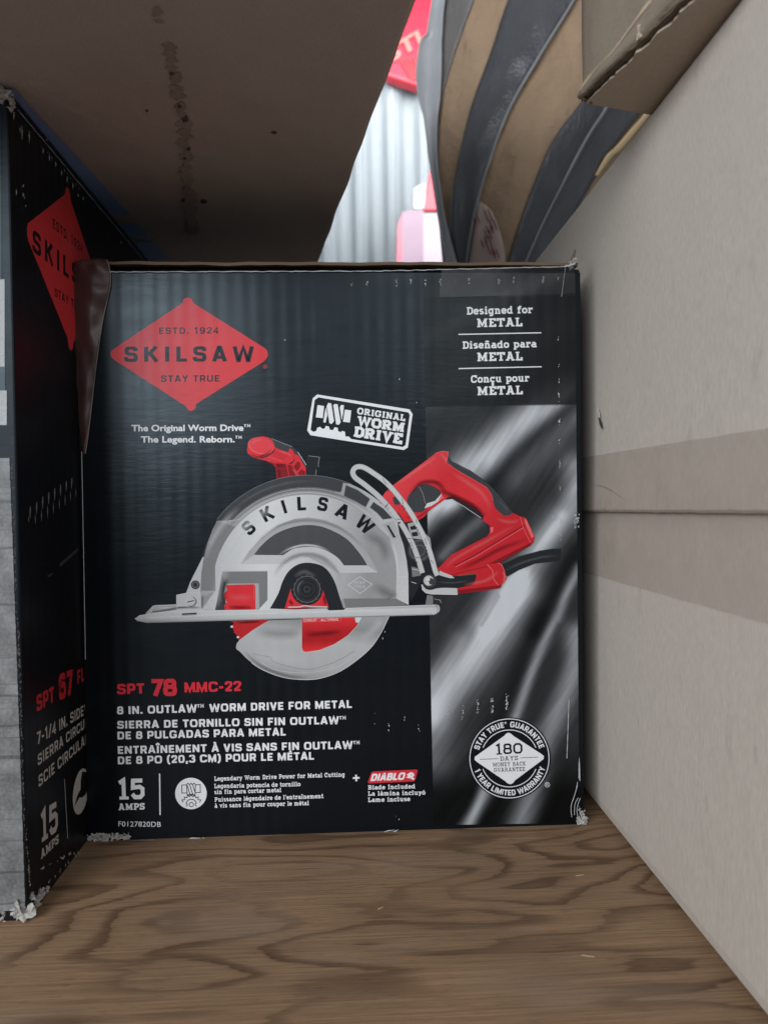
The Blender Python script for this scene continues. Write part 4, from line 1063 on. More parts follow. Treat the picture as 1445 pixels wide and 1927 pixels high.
gi.build()
bb = Print(P, 'blade_badge')
bz = zoomed(640, 1300, 2.89)
bb.poly(bz((170, 440), (180, 436), (412, 425), (421, 428), (408, 480), (400, 490), (158, 501), (150, 494)), M['red'])
bb.sans('DIABLO', (697.0, 1468.7), (760.0, 1466.0), 13.2, M['white'], .25, .06, up=(700.5, 1455.4))
b2 = zoomed(680, 1430, 9.633)
bb.poly(b2((820, 255), (900, 210), (945, 235), (958, 275), (920, 300), (900, 290), (940, 310), (958, 330), (945, 355), (880, 325), (805, 310), (840, 285)), M['white'])
bb.poly(b2((880, 262), (930, 258), (905, 276)), M['red']); bb.poly(b2((860, 300), (930, 322), (900, 322)), M['red'])
bb.build()
gb = Print(P, 'guarantee_badge')
gx, gy = 957.6, 1426.3
gb.poly(ellipse(gx, gy, 77), M['ink']); gb.line(ellipse(gx, gy, 74.2, n=72), 1.5, M['white'], True)
gb.line(ellipse(gx, gy, 53.5, n=30, a0=158, a1=22), 1.5, M['white']); gb.line(ellipse(gx, gy, 53.5, n=30, a0=-22, a1=-158), 1.5, M['white'])
gb.poly(bz((890, 242), (900, 230), (913, 225), (927, 231), (940, 243), (1090, 340), (1105, 352), (1103, 368), (1090, 378), (948, 484), (938, 498), (923, 505), (908, 500), (895, 488), (742, 384), (729, 372), (730, 356), (745, 346)), M['white'])
e2 = lambda x, y: (640 + x / 2.89, 1300 + y / 2.89)
gb.slab('180', e2(845, 345), e2(990, 339), 20.6, M['ink'], thick=.17); gb.slab('DAYS', e2(868, 378), e2(965, 374), 8.2, M['ink'], thick=.15)
gb.slab('MONEY BACK', e2(828, 410), e2(1008, 403), 7.6, M['ink'], thick=.14); gb.slab('GUARANTEE', e2(833, 438), e2(1003, 433), 7.6, M['ink'], thick=.14)
gb.line([e2(758, 370), e2(858, 366)], 1.0, M['ink']); gb.line([e2(976, 362), e2(1073, 358)], 1.0, M['ink'])
gb.arc('STAY TRUE® GUARANTEE', gx, gy, 58.8, 161, 21, 10.5, M['white'], .21)
gb.arc('1 YEAR LIMITED WARRANTY', gx, gy, 69.4, -159, -18, 10.5, M['white'], .2, below=True)
gb.text('®', (1023.8, 1480.5), (1033.6, 1480), 9, M['white'], 0.0)
gb.build()

# scuffs where the flutes have rubbed through the print
def scuffs(name, panel, items, mat, seed):
    rnd = random.Random(seed); pr = Print(panel, name)
    for x, y, w, h, n in items:
        for k in range(n):
            cx_, cy_ = x + rnd.uniform(-w, w) * .5, y + rnd.uniform(-h, h) * .5
            r = rnd.uniform(.5, 1.35); m = rnd.randint(5, 7)
            pr.poly([(cx_ + r * rnd.uniform(.35, 1.1) * math.cos(2 * PI * i / m), cy_ + 1.7 * r * rnd.uniform(.4, 1.2) * math.sin(2 * PI * i / m)) for i in range(m)], mat)
    return pr.build()
m_scuff = paper('scuffed_liner', (.46, .47, .48, 1), fibre=.3, bump=.001)
it = []
for k, (x, n) in enumerate(((662, 3), (690, 4), (745, 8), (773, 7), (800, 5), (828, 9), (856, 4), (883, 9), (938, 6), (966, 8), (1021, 12), (1049, 3))):
    it.append((x, 535 - .02 * (x - 660), 4, 13, n))
for x, n, y in ((842, 8, 1335), (870, 10, 1340), (898, 16, 1330), (925, 22, 1327), (953, 22, 1320), (704, 2, 1355), (732, 3, 1362), (760, 2, 1358), (787, 3, 1362)): it.append((x, y, 5, 30, n))
for y in (640, 690, 715, 742, 762, 790, 800, 830, 866, 876, 920, 980, 1010): it.append((1049 + (y - 640) * .012, y, 3, 12, 4))
it += [(1083, 980, 10, 26, 36), (1045, 975, 22, 6, 9), (745, 1537, 12, 8, 2), (650, 660, 300, 200, 3), (600, 1250, 500, 160, 4)]
scuffs('scuff_marks', P, it, m_scuff, 3)['kind'] = 'stuff'

# worn white crease along the top edge of the face
cr = Print(P, 'worn_crease')
rnd = random.Random(9)
def wob(x0, x1, y0, y1, n, amp): return [(x0 + (x1 - x0) * i / n, y0 + (y1 - y0) * i / n + rnd.uniform(-amp, amp)) for i in range(n + 1)]
cr.line(wob(196, 700, 513, 511.5, 60, .55), lambda t: 1.0 + .9 * abs(math.sin(t * 37)), m_scuff)
cr.line(wob(700, 1060, 511.5, 503, 44, .6), lambda t: 1.0 + .8 * abs(math.sin(t * 29)), m_scuff)
cr.line(wob(1060, 1081, 503, 497, 8, 1.2), 2.6, m_scuff)
cr.line(wob(1055, 1062, 560, 505, 8, .8), .8, m_scuff)
cr.line(wob(1069, 1065, 1315, 1425, 20, .8), lambda t: .7 + .8 * abs(math.sin(t * 17)), m_scuff)
cr.line(wob(156, 163, 850, 1240, 40, .3), 1.3, m_scuff)
cr.build()['kind'] = 'stuff'

# clear tape over the top edge, right half
tape_m = film('clear_tape', (.10, .105, .115, 1), 0.16, 0.16, 0.0005, 22)
tp = Print(P, 'clear_tape')
tp.poly([(830, 510), (1080, 503), (1081, 553), (826, 561)], tape_m); tp.build()

# top flap: kraft board lifted a little, dark slot under it
def wavy_slab(name, x0, x1, y0, y1, z, th, mat, parent, seed=1, amp=.0012, n=60, front=0.0008):
    bm = bmesh.new(); rows = []
    for i in range(n + 1):
        x = x0 + (x1 - x0) * i / n
        dz = amp * noise.noise(Vector((x * 14, seed, 0))) + amp * .5 * noise.noise(Vector((x * 60, seed, 4)))
        dy = front * noise.noise(Vector((x * 40, seed, 9)))
        rows.append([bm.verts.new(p) for p in ((x, y0 + dy, z + dz), (x, y0 + dy, z + dz + th * (1 + .3 * noise.noise(Vector((x * 50, 2, seed))))), (x, y1, z + th), (x, y1, z))])
    for i in range(n):
        a, b = rows[i], rows[i + 1]
        for k in range(4): bm.faces.new((a[k], b[k], b[(k + 1) % 4], a[(k + 1) % 4]))
    bm.faces.new(rows[0]); bm.faces.new(rows[-1])
    return bm_obj(name, bm, mat, parent)
zf = P.uv(640, 495)[1]
wavy_slab('top_flap', 0.004, WID - .001, 0.0022, DEP, zf - 0.0008, 0.0022, M['kraft_edge'], carton, 3)
bm_obj('dark_slot_sheet', box_bm(0.004, WID - .004, 0.004, DEP - .002, HT - 0.0075, HT - 0.006), M['ink'], carton)  # ink-dark sheet, the slot's shade put into its colour

# crushed corners
def L3(px, py, y=0.0): u, v = P.uv(px, py); return (u, y, v)
lumpy('crushed_corner', [((L3(x, y)[0], .0005, max(L3(x, y)[2], .003)), r) for x, y, r in ((176, 1583, .0055), (188, 1586, .005), (201, 1584, .0055), (214, 1585, .0045), (226, 1583, .005), (240, 1584, .0045))], M['torn'], carton, 5, squash=(1, .75, .8))
lumpy('crushed_corner', [((L3(x, y)[0], .001, max(L3(x, y)[2], .003)), r) for x, y, r in ((1093, 1545, .0065), (1099, 1548, .005), (1088, 1552, .005), (1094, 1530, .004), (1090, 1522, .0028))], M['torn'], carton, 8, squash=(.8, .8, 1))
lumpy('crushed_corner', [((L3(x, y)[0], .002, L3(x, y)[2]), r) for x, y, r in ((1079, 494, .0032), (1083, 488, .0028), (1076, 499, .0026))], M['torn'], carton, 12)
bm_obj('torn_tab', prism_bm([L3(1076, 492, .003), L3(1079, 480, .003), L3(1084, 466, .003), L3(1086, 470, .003), L3(1084, 486, .003), L3(1083, 494, .003)], (0, .0025, 0)), M['kraft_edge'], carton)
wc = Print(P, 'worn_edge')
for q in (((352, 1578), (362, 1574), (378, 1575), (380, 1579), (366, 1581)), ((380, 1577), (384, 1574), (390, 1577), (386, 1580)), ((716, 1566), (730, 1560.5), (744, 1559.5), (730, 1562.5)), ((738, 1563), (750, 1559), (744, 1563.5)), ((780, 1563), (790, 1562), (786, 1564)), ((250, 1580), (290, 1578.5), (300, 1580), (262, 1582)),
          ((1087, 1462), (1087, 1440), (1088, 1422), (1089.5, 1440), (1090, 1470))):
    wc.poly(q, m_scuff)
for q in (((1074, 1536), (1073, 1515), (1079, 1496), (1085, 1476)), ((1079, 1532), (1080, 1512), (1086, 1500)), ((1085, 1470), (1081, 1490), (1076, 1505)), ((1090, 1500), (1084, 1520), (1086, 1540))): wc.line(catmull(q, 4), 1.1, m_scuff)
wc.build()['kind'] = 'stuff'

# torn strip of brown tape hanging over the left edge
def torn_tape():
    left = [(137, 495), (136, 520), (137, 560), (139, 610), (142, 660), (145, 710), (148, 760), (152, 810), (156, 838), (160, 856)]
    rightp = [(203, 488), (207, 505), (209, 530), (206, 552), (197, 590), (190, 630), (182, 690), (175, 750), (168, 810), (162, 856)]
    bm = bmesh.new(); rows = []; n = 8
    for (a, b) in zip(catmull(left, 3), catmull(rightp, 3)):
        row = []
        for i in range(n + 1):
            t = i / n; px = a[0] + (b[0] - a[0]) * t; py = a[1] + (b[1] - a[1]) * t
            y = -.0012 - .004 * math.sin(PI * t) * max(0, 1 - (py - 490) / 420) - .0022 * noise.noise(Vector((px * .05, py * .03, 1)))
            row.append(bm.verts.new(L3(px, py, y)))
        rows.append(row)
    # folded back over the top
    fold = [bm.verts.new((v.co.x, v.co.y + .012, v.co.z + .0035 + .002 * noise.noise(Vector((i * 1.3, 0, 5))))) for i, v in enumerate(rows[0])]
    for i in range(n): bm.faces.new((rows[0][i], fold[i], fold[i + 1], rows[0][i + 1]))
    for r0, r1 in zip(rows, rows[1:]):
        for i in range(n): bm.faces.new((r0[i], r0[i + 1], r1[i + 1], r1[i]))
    return bm
tt = bm_obj('torn_tape', torn_tape(), film('brown_tape', (.085, .040, .036, 1), 0.70, 0.36, 0.0012, 40), carton, smooth=True, recalc=False)

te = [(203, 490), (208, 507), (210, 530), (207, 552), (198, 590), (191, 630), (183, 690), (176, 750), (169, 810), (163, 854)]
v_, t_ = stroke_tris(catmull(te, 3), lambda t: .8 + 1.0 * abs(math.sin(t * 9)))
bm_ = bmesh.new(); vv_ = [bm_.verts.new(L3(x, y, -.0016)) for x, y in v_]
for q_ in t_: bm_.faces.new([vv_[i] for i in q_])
bm_obj('tape_edge_shine', bm_, paper('edge_shine_colour', (.26, .23, .21, 1), fibre=.3), tt, recalc=False)  # pale strip: gloss along the tape's edge put in as colour

# ------------------------------------------------------------------ the other black carton, left
XL = on_ground(53, 1733)                      # near lower right corner
XE = on_ground(161, 1588)
ud = Vector((XE.x - XL.x, XE.y - XL.y, 0)).normalized()
left = thing('second_saw_carton', 'black carton at left, its red diamond logo on the side and edges worn white', 'carton', XL, math.atan2(ud.y, ud.x))
Q = Panel(left, XL, ud)
HL = Q.uv(60, 222)[1]; LL = 0.44; WL = 0.40
def left_body():
    bm = bmesh.new(); n = 30
    a = [bm.verts.new((0, 0, HL * i / n)) for i in range(n + 1)]; b = [bm.verts.new((LL, 0, HL * i / n)) for i in range(n + 1)]
    c = [bm.verts.new((LL, WL, HL * i / n)) for i in range(n + 1)]; d = [bm.verts.new((0, WL, HL * i / n)) for i in range(n + 1)]
    for p, q in ((a, b), (b, c), (c, d), (d, a)):
        for i in range(n): bm.faces.new((p[i], q[i], q[i + 1], p[i + 1]))
    bm.faces.new((a[-1], b[-1], c[-1], d[-1])); bm.faces.new((a[0], d[0], c[0], b[0]))
    return bm
M['black2'] = board('printed_black_side', (0.006, 0.006, 0.008, 1), 0.42, amp=.6, specks=1.3)
bm_obj('body', left_body(), M['black2'], left, bevel=.0012)

# grey masonry-like picture on the end that faces the aisle
def stripes_mat():
    t = NT('printed_grey_stripes'); vec = t.n('TexCoord').outputs['Object']
    xyz = t.n('SeparateXYZ', {0: vec})
    zz = t.math('MULTIPLY_ADD', t.noise(t.scale(vec, (30, 30, 25)), 1.0, 2), .004, xyz.outputs[2])
    n1 = t.noise(t.scale(t.n('CombineXYZ', {2: zz}).outputs[0], (1, 1, 260)), 1.0, 2, .6)
    line = t.math('MULTIPLY', t.smooth(n1, .55, .63), t.math('MULTIPLY_ADD', t.noise(vec, 240, 3, .7), 1.6, 0.0, clamp=True))
    speck = t.noise(vec, 500, 3, .7); blot = t.noise(vec, 60, 3)
    g = t.ramp(t.math('MULTIPLY_ADD', blot, .6, t.math('MULTIPLY', speck, .4)), [(.3, G4(.06)), (.47, G4(.13)), (.66, G4(.22))])
    col = t.mix(t.math('MULTIPLY', line, .85), g, G4(.045))
    t.bsdf(Base_Color=col, Roughness=.5, Normal=relief(t, vec)); return t.m
m_str = stripes_mat()
def front_px(px, py):                        # on the left carton's aisle end: local (0, y, z)
    nrm = ud; d = raydir(px, py); t = (XL - CAM).dot(nrm) / d.dot(nrm); p = CAM + d * t - XL
    return (p.dot(Vector((-ud.y, ud.x, 0))), p.z)
def end_patch(name, pxs, mat, off=.0003):
    """pxs: lower right.. quads along the sliver of end face in view, carried on to the left"""
    bm = bmesh.new()
    for (xr, y0, y1) in pxs:
        ya, za = front_px(xr, y0); yb, zb = front_px(xr, y1)
        f = [bm.verts.new(p) for p in ((-off, max(ya, .0004), za), (-off, WL - .02, za), (-off, WL - .02, zb), (-off, max(yb, .0004), zb))]
        bm.faces.new(f)
    return bm_obj(name, bm, mat, left)
m_pale = paper('printed_pale_block', (.33, .34, .34, 1), fibre=.25, bump=.001, rough=.5)
end_patch('end_picture', [(19 + 30 * (k / 60) ** .95 + .25 * math.sin(k * 2.1), 862 + 850 * k / 60, 862 + 850 * (k + 1) / 60) for k in range(60)], m_str)
end_patch('pale_block', [(10, 526, 690)], m_pale); end_patch('pale_block', [(14, 735, 800)], m_pale)
end_patch('pale_strip', [(4, 215, 526)], board('printed_teal', (.012, .022, .024, 1)))
end_patch('pale_strip', [(11, 690, 735)], board('printed_steel', (.04, .05, .06, 1)))

# side logo and lettering
q1 = zoomed(0, 340, 3.704); q2 = zoomed(0, 1240, 3.704)
uvT, uvL, uvB = (Vector(Q.uv(*p)) for p in q1((475, 80), (163, 325), (495, 1150)))
uvR = uvT + uvB - uvL
def soft_diamond(T, R, Bm, L):
    c = (T + Bm) / 2; out = []
    for k, (p, a, b) in enumerate(((T, L, R), (R, T, Bm), (Bm, R, L), (L, Bm, T))):
        da, db = (a - p).normalized(), (b - p).normalized(); r = .007
        if k in (0, 2):
            n = (p - c).normalized(); s_ = Vector((-n.y, n.x)) * (1 if (b - a).dot(Vector((-n.y, n.x))) > 0 else -1)
            out += [tuple(p + da * r), tuple(p - s_ * .0042 + n * .0005), tuple(p - s_ * .002 + n * .003), tuple(p + s_ * .002 + n * .003), tuple(p + s_ * .0042 + n * .0005), tuple(p + db * r)]
        else:
            out += [tuple(p + da * r * 1.2), tuple(p + (da + db) * .0035 + (da - db) * .0018), tuple(p + (da + db) * .0035 - (da - db) * .0018), tuple(p + db * r * 1.2)]
    return out
ls = Print(Q, 'logo_diamond')
ls.poly(soft_diamond(uvT, uvR, uvB, uvL), board('printed_logo_red_side', (.66, .040, .045, 1), .45, amp=.6), uv=True)
lo_ = ls.build()
m_ink2 = board('printed_ink_side', (.010, .008, .010, 1), .45, amp=.6)
sl = Print(Q, 'logo_lettering', lo_)
sl.sans('ESTD. 1924', (99.9, 429), (156.2, 477), 19, m_ink2, .165, .16, up=(99.9, 409.8))
sl.sans('SKILSAW', (61.8, 472.5), (130, 524), 43, m_ink2, .215, .30, ref='SKIL', up=(61.5, 430))
sl.sans('STAY TRUE', (103.4, 557.4), (129.8, 573), 15, m_ink2, .18, .12, ref='STAY', up=(103.2, 541))
sl.build()
m_w2 = board('printed_white_side', (.50, .48, .45, 1), .5, amp=.6); m_r2 = board('printed_red_side', (.50, .024, .03, 1), .5, amp=.6)
sm = Print(Q, 'model_lettering')
p2 = lambda x, y: (x / 3.704, 1240 + y / 3.704)
sm.sans('SPT', p2(258, 370), p2(380, 296), 30, m_r2, .23, .10, up=p2(253, 258)); sm.sans('67', p2(414, 288), p2(515, 240), 47, m_r2, .24, .05, up=p2(410, 112)); sm.sans('FLT', p2(541, 177), p2(590, 150), 27, m_r2, .22, .1, ref='FL', up=p2(539, 82))
sm.sans('7-1/4 IN. SIDEWINDER', p2(262, 598), p2(584, 395), 22, m_w2, .17, .10, ref='7-1/4 IN. SIDE', up=p2(259, 512))
sm.sans('SIERRA CIRCULAR', p2(266, 747), p2(588, 487), 21, m_w2, .17, .10, ref='SIERRA CIRCU', up=p2(263, 668))
sm.sans('SCIE CIRCULAIRE', p2(272, 897), p2(590, 603), 21, m_w2, .17, .10, ref='SCIE CIRCULA', up=p2(268, 815))
sm.slab('15', p2(288, 1283), p2(405, 1195), 60, m_w2, up=p2(284, 1062)); sm.slab('AMPS', p2(286, 1398), p2(410, 1280), 17, m_w2, up=p2(284, 1335), thick=.2)
sm.line([p2(450, 840), p2(472, 1250)], .9, m_w2)
sm.build()
ic = Print(Q, 'blade_icon')
c0 = Vector(Q.uv(*p2(565, 922))); rr = (Q.uv(*p2(563, 770))[1] - Q.uv(*p2(563, 1075))[1]) / 2
ic.poly([tuple(c0 + Vector((math.cos(a), math.sin(a))) * rr) for a in [2 * PI * i / 40 for i in range(40)]], m_w2, uv=True)
ic.poly([tuple(c0 + Vector(p) * rr) for p in ((-.85, -.35), (-.5, -.05), (-.3, .05), (-.05, .1), (0, .5), (.2, .85), (.75, .6), (.95, 0), (.6, -.4), (.1, -.35), (-.2, -.2), (-.55, -.3))], m_ink2, uv=True)
ic.build()
sp = Print(Q, 'spring_picture')
p3 = lambda x, y: (x / 4.379, 860 + y / 4.379)
m_g2 = board('printed_grey_side', G4(.20), .5, amp=.6); m_g3 = board('printed_dim_side', G4(.045), .5, amp=.6)
for x, a, b in ((248, 405, 490), (301, 370, 450), (351, 325, 410), (401, 290, 370), (450, 258, 340), (498, 228, 300), (545, 197, 265), (590, 173, 240)):
    sp.line([p3(x + 3, a), p3(x + 1, (a + b) / 2), p3(x, b + 20)], lambda t: .3 + 2.3 * math.sin(PI * min(1, t * .8 + .15)), m_g2)
for x, a, b in ((235, 490, 540), (291, 470, 555), (341, 435, 530), (391, 395, 500), (439, 370, 470), (488, 340, 430), (535, 310, 400), (580, 280, 360), (625, 260, 330)):
    sp.line([p3(x, a), p3(x + 1, (a + b) / 2), p3(x + 2, b)], lambda t: .3 + 1.3 * math.sin(PI * t), m_g2)
sp.poly([p3(*c) for c in ((485, 880), (540, 835), (600, 780), (650, 750), (640, 775), (600, 815), (545, 865), (495, 908))], m_g3)
sp.poly([p3(*c) for c in ((392, 975), (440, 950), (425, 975), (395, 992))], m_g3)
sp.build()

# worn edges of the left carton
def edge_wear(name, items, panel, mat, seed):
    rnd = random.Random(seed); pr = Print(panel, name)
    for x0, y0, x1, y1, n, wmax in items:
        for _ in range(n):
            t = rnd.random() ; x = x0 + (x1 - x0) * t + rnd.uniform(-1.5, 1.5); y = y0 + (y1 - y0) * t + rnd.uniform(-2, 2)
            h = rnd.uniform(1, 6); w = rnd.uniform(.4, wmax); m = 5
            pr.poly([(x + w * rnd.uniform(.3, 1) * math.cos(2 * PI * i / m), y + h * rnd.uniform(.3, 1) * math.sin(2 * PI * i / m)) for i in range(m)], mat)
    return pr
ew = edge_wear('edge_wear', [(22, 880, 46, 1560, 120, 1.1), (13, 420, 22, 880, 26, .9), (34, 1180, 42, 1420, 40, 1.4), (48, 1560, 58, 1700, 30, 1.6), (60, 1690, 160, 1592, 26, 1.2), (66, 1640, 145, 1600, 16, 1.8), (30, 235, 42, 250, 6, 1.6), (45, 245, 160, 365, 16, .9), (40, 340, 46, 390, 6, .8)], Q, m_scuff, 7)
ew.line(wob(32, 270, 206, 490, 60, .6), lambda t: .5 + .7 * abs(math.sin(t * 41)), m_scuff)
for x, y, l_ in ((115, 720, 80), (155, 745, 70), (230, 820, 34), (264, 860, 34), (298, 892, 30), (331, 940, 28), (361, 975, 34), (392, 1010, 36), (84, 1045, 34), (121, 1060, 24), (122, 1010, 18), (420, 1062, 20), (448, 1080, 20), (70, 630, 40), (655, 1318, 22), (250, 760, 12)):
    ew.line([(x / 2.89, (y - l_ / 2) / 2.89), (x / 2.89 + .6, y / 2.89), (x / 2.89 + .2, (y + l_ / 2) / 2.89)], lambda t: .4 + 1.7 * math.sin(PI * t), m_scuff)
ew.build()['kind'] = 'stuff'
lumpy('crushed_corner', [((u, v, z), r) for u, v, z, r in ((.002, .005, .006, .0095), (.004, .014, .005, .008), (.001, .022, .004, .0075), (.011, .001, .005, .0055), (.019, .0005, .006, .0045), (.001, .030, .004, .005), (.006, .001, .012, .004), (.028, .0005, .004, .003))], M['torn'], left, 15)
lumpy('crushed_corner', [((.001, .003, HL - .003), .008), ((.003, .010, HL - .001), .008), ((.001, .018, HL), .007), ((.002, .027, HL), .006), ((.004, .002, HL - .008), .005)], M['torn'], left, 18)

# ------------------------------------------------------------------ flat blue cases on the left carton
ZT = on_ground(28, 165, 0).z
h_up = 0.2448; ztop = CAM_Z + h_up; zbot = XL.z + HL
bA = on_ground(28, 165, ztop) if True else None
bB = on_ground(325, 488, ztop)
bd = (bB - bA); bl = bd.length; bd.normalize(); brz = math.atan2(bd.y, bd.x)
m_blue = plastic('blue_plastic', (.20, .30, .56, 1), .5, .0006, 200, vary=.2)
def blue_case(label, s0, s1, off):
    o = thing('blue_case', label, 'case', bA + bd * s0 + Vector((0, 0, zbot + .0005 - ztop)), brz, 'flat blue cases on the left black carton')
    hgt = ztop - zbot - .0015; L_ = s1 - s0
    bm_obj('base', box_bm(0, L_, off, .20, 0, hgt * .52), m_blue, o, bevel=.0012)
    bm_obj('lid', box_bm(.0004, L_ - .0004, off + .001, .199, hgt * .56, hgt), m_blue, o, bevel=.0012)
    bm_obj('lid_seam_strip', box_bm(.001, L_ - .001, off + .003, .197, hgt * .52, hgt * .56), M['ink'], o)  # dark strip set in the groove between base and lid
def s_of(px): # distance along the blue edge at a pixel of the photograph
    p = on_ground(px, 165 + (px - 28) * (488 - 165) / (325 - 28), ztop); return (p - bA).length
blue_case('long flat blue case squeezed between the black carton and the brown one above', 0.0, s_of(245), 0)
blue_case('short flat blue case behind the long one, middle of the three', s_of(261), s_of(284), .001)
blue_case('short flat blue case farthest back, half hidden by the black carton in front', s_of(292), s_of(340), .002)

# ------------------------------------------------------------------ brown carton overhead
e0 = on_ground(783, 0, ztop); e1_ = on_ground(600, 490, ztop)
ed = (e1_ - e0).normalized(); en = Vector((-ed.y, ed.x, 0))
ov0 = e0 - ed * .012
over = thing('brown_carton', 'dark brown carton overhead seen from below, with a torn tape trail on its underside', 'carton', ov0, math.atan2(ed.y, ed.x))
def over_bm():
    bm = bmesh.new(); L_, Wd, Hh_ = .62, .60, .34; nx, ny = 90, 60
    g = []
    for i in range(nx + 1):
        r = []
        for j in range(ny + 1):
            x = L_ * i / nx; y = Wd * (j / ny) ** 1.3
            w = .0016 * noise.noise(Vector((x * 20, 3, 1))) if j == 0 else 0
            z = .0006 * noise.noise(Vector((x * 12, y * 12, 7)))
            r.append(bm.verts.new((x, y + w, z + (.0008 if j == 0 else 0))))
        g.append(r)
    for i in range(nx):
        for j in range(ny): bm.faces.new((g[i][j], g[i][j + 1], g[i + 1][j + 1], g[i + 1][j]))
    def wall(vs):
        t = [bm.verts.new((v.co.x, v.co.y, Hh_)) for v in vs]
        for a in range(len(vs) - 1): bm.faces.new((vs[a], vs[a + 1], t[a + 1], t[a]))
        return t
    wall([g[i][0] for i in range(nx + 1)]); wall(g[0]); wall(g[-1]); wall([g[i][-1] for i in range(nx + 1)])
    t = [bm.verts.new(p) for p in ((0, 0, Hh_), (L_, 0, Hh_), (L_, Wd, Hh_), (0, Wd, Hh_))]; bm.faces.new(t)
    bmesh.ops.remove_doubles(bm, verts=bm.verts[:], dist=1e-6)
    return bm
def over_local(px, py):
    p = on_ground(px, py, ztop) - ov0; return (p.dot(ed), p.dot(en))
bm_obj('body', over_bm(), M['brown'], over)
# trail of torn liner and old glue along the underside
rnd = random.Random(21)
trail = catmull([(300, 15), (318, 70), (325, 130), (345, 215), (350, 280), (352, 330), (362, 385), (362, 430)], 5)
m_trail = paper('torn_liner', (.335, .285, .235, 1), .9, fibre=.2, bump=.003, blot=.3)
m_hole = paper('torn_hole', (.10, .08, .068, 1), .9, fibre=.3)
def ragged(cx_, cy_, rx, ry, n=14):
    return [(cx_ + rx * rnd.uniform(.55, 1.15) * math.cos(2 * PI * i / n), cy_ + ry * rnd.uniform(.55, 1.15) * math.sin(2 * PI * i / n)) for i in range(n)]
def flakes(name, items, mat, th):
    bm = bmesh.new()
    for k, (x, y, rx, ry) in enumerate(items):
        pts = []
        for p in ragged(x, y, rx, ry):
            a, b = over_local(*p); pts.append((a, b, -.0002 - k * .00001))
        prism_bm(pts, (0, 0, -th), bm)
    return bm_obj(name, bm, mat, over)
fl = [(296, 20, 12, 15), (300, 38, 14, 6)] + [(x + rnd.uniform(-6, 6), y + rnd.uniform(-5, 5), rnd.uniform(5, 15), rnd.uniform(4, 11)) for x, y in trail[6:] for _ in range(2)]
flakes('glue_trail', fl, m_trail, .0003)['kind'] = 'stuff'
flakes('torn_hole', [(350, 222, 7, 9), (338, 198, 4, 5), (384, 378, 6, 5), (346, 376, 5, 4), (367, 432, 8, 5), (277, 207, 3, 2), (355, 278, 5, 4), (348, 296, 4, 3), (324, 136, 5, 4), (516, 248, 6, 2)], m_hole, .0006)['kind'] = 'stuff'

# ------------------------------------------------------------------ tall pale carton on the right
XB = 0.1925; ZB = .495; sz0, sz1 = .2395, .2440           # seam height far and near
pale = thing('pale_carton', 'tall plain grey beige carton at the right, taped along its middle seam', 'carton', (XB, .16, 0), PI / 2)
# local x runs into the shelf, local -y faces left?  rotate so that local -y = world -x
pale.rotation_euler = (0, 0, -PI / 2); pale.location = (XB, 1.02, 0)      # local x = towards the camera, local -y = left
LB = .86
def seam_z(x): # x local
    yw_ = 1.02 - x; return sz0 + (sz1 - sz0) * (.6 - yw_) / .263
m_pale2 = paper('pale_board', (.535, .478, .420, 1), .78, fibre=.22, smudge=.4, bump=.00022, dir=(1, 1, .25), stain=(.30, .27, .24, 1), blot=.025)
bm_obj('body', box_bm(0, LB, .0046, .42, .0024, ZB - .0005), m_pale2, pale, bevel=.002)
def flap(name, upper):
    bm = bmesh.new(); n = 160; rows = []
    for i in range(n + 1):
        x = LB * i / n; s = seam_z(x) + .0005 * noise.noise(Vector((x * 90, 1, upper)))
        bow = .0008 * noise.noise(Vector((x * 5, 2, upper)))
        if upper: pr = [(x, .004, s + .0004), (x, -.0008 + bow * .4, s), (x, -.0024 + bow, s + .0016), (x, -.0016 + bow, s + .02), (x, -.0003, s + .08), (x, .0, ZB - .004), (x, .0018, ZB - .0008), (x, .006, ZB)]
        else: pr = [(x, .016, .0030), (x, .0055, .0032), (x, .0018, .0065), (x, .0006, .013), (x, .0008, .10), (x, .0016 + bow * .4, s - .03), (x, .0028, s - .0012), (x, .0042, s - .0012)]
        rows.append([bm.verts.new(p) for p in pr])
    for a, b in zip(rows, rows[1:]):
        for k in range(len(a) - 1): bm.faces.new((a[k], a[k + 1], b[k + 1], b[k]))
    return bm_obj(name, bm, m_pale2, pale, smooth=False)
flap('upper_flap', True); flap('lower_flap', False)
def tape_bm():
    bm = bmesh.new(); n = 90; rows = []
    for i in range(n + 1):
        x = LB * i / n; s = seam_z(x); yw_ = 1.02 - x
        ztp = .2843 - .0008 * (.62 - yw_) * 10 * .35; zbt = .189 + (.1927 - .189) * (.604 - yw_) / .267
        r = []
        for z, y in ((ztp, -.0013), (s + .02, -.0026), (s + .0016, -.0036), (s - .0006, -.0024), (s - .0045, .0008), (s - .014, .0012), (s - .03, .0004), (zbt, .0001)):
            bow = .0007 * noise.noise(Vector((x * 5, 2, True))) if y < -.002 else 0
            r.append(bm.verts.new((x, y + bow, z + .0004 * noise.noise(Vector((x * 60, z * 30, 2))))))
        rows.append(r)
    for a, b in zip(rows, rows[1:]):
        for k in range(len(a) - 1): bm.faces.new((a[k], a[k + 1], b[k + 1], b[k]))
    return bm
m_ptape = film('carton_tape', (.53, .468, .40, 1), .28, .26, .0005, 25)
bm_obj('tape', tape_bm(), m_ptape, pale, smooth=True)
def pale_px(px, py, y=-.0022):
    d = raydir(px, py); p = CAM + d * (XB / d.x); return (1.02 - p.y, y, p.z)
bm_obj('slit', prism_bm([pale_px(*p) for p in ((1131, 786), (1134, 788), (1137, 796), (1138.5, 806), (1136.5, 806), (1133, 797))], (0, -.0002, 0)), plastic('slit_shadow_board', (.05, .04, .034, 1), .9), pale)
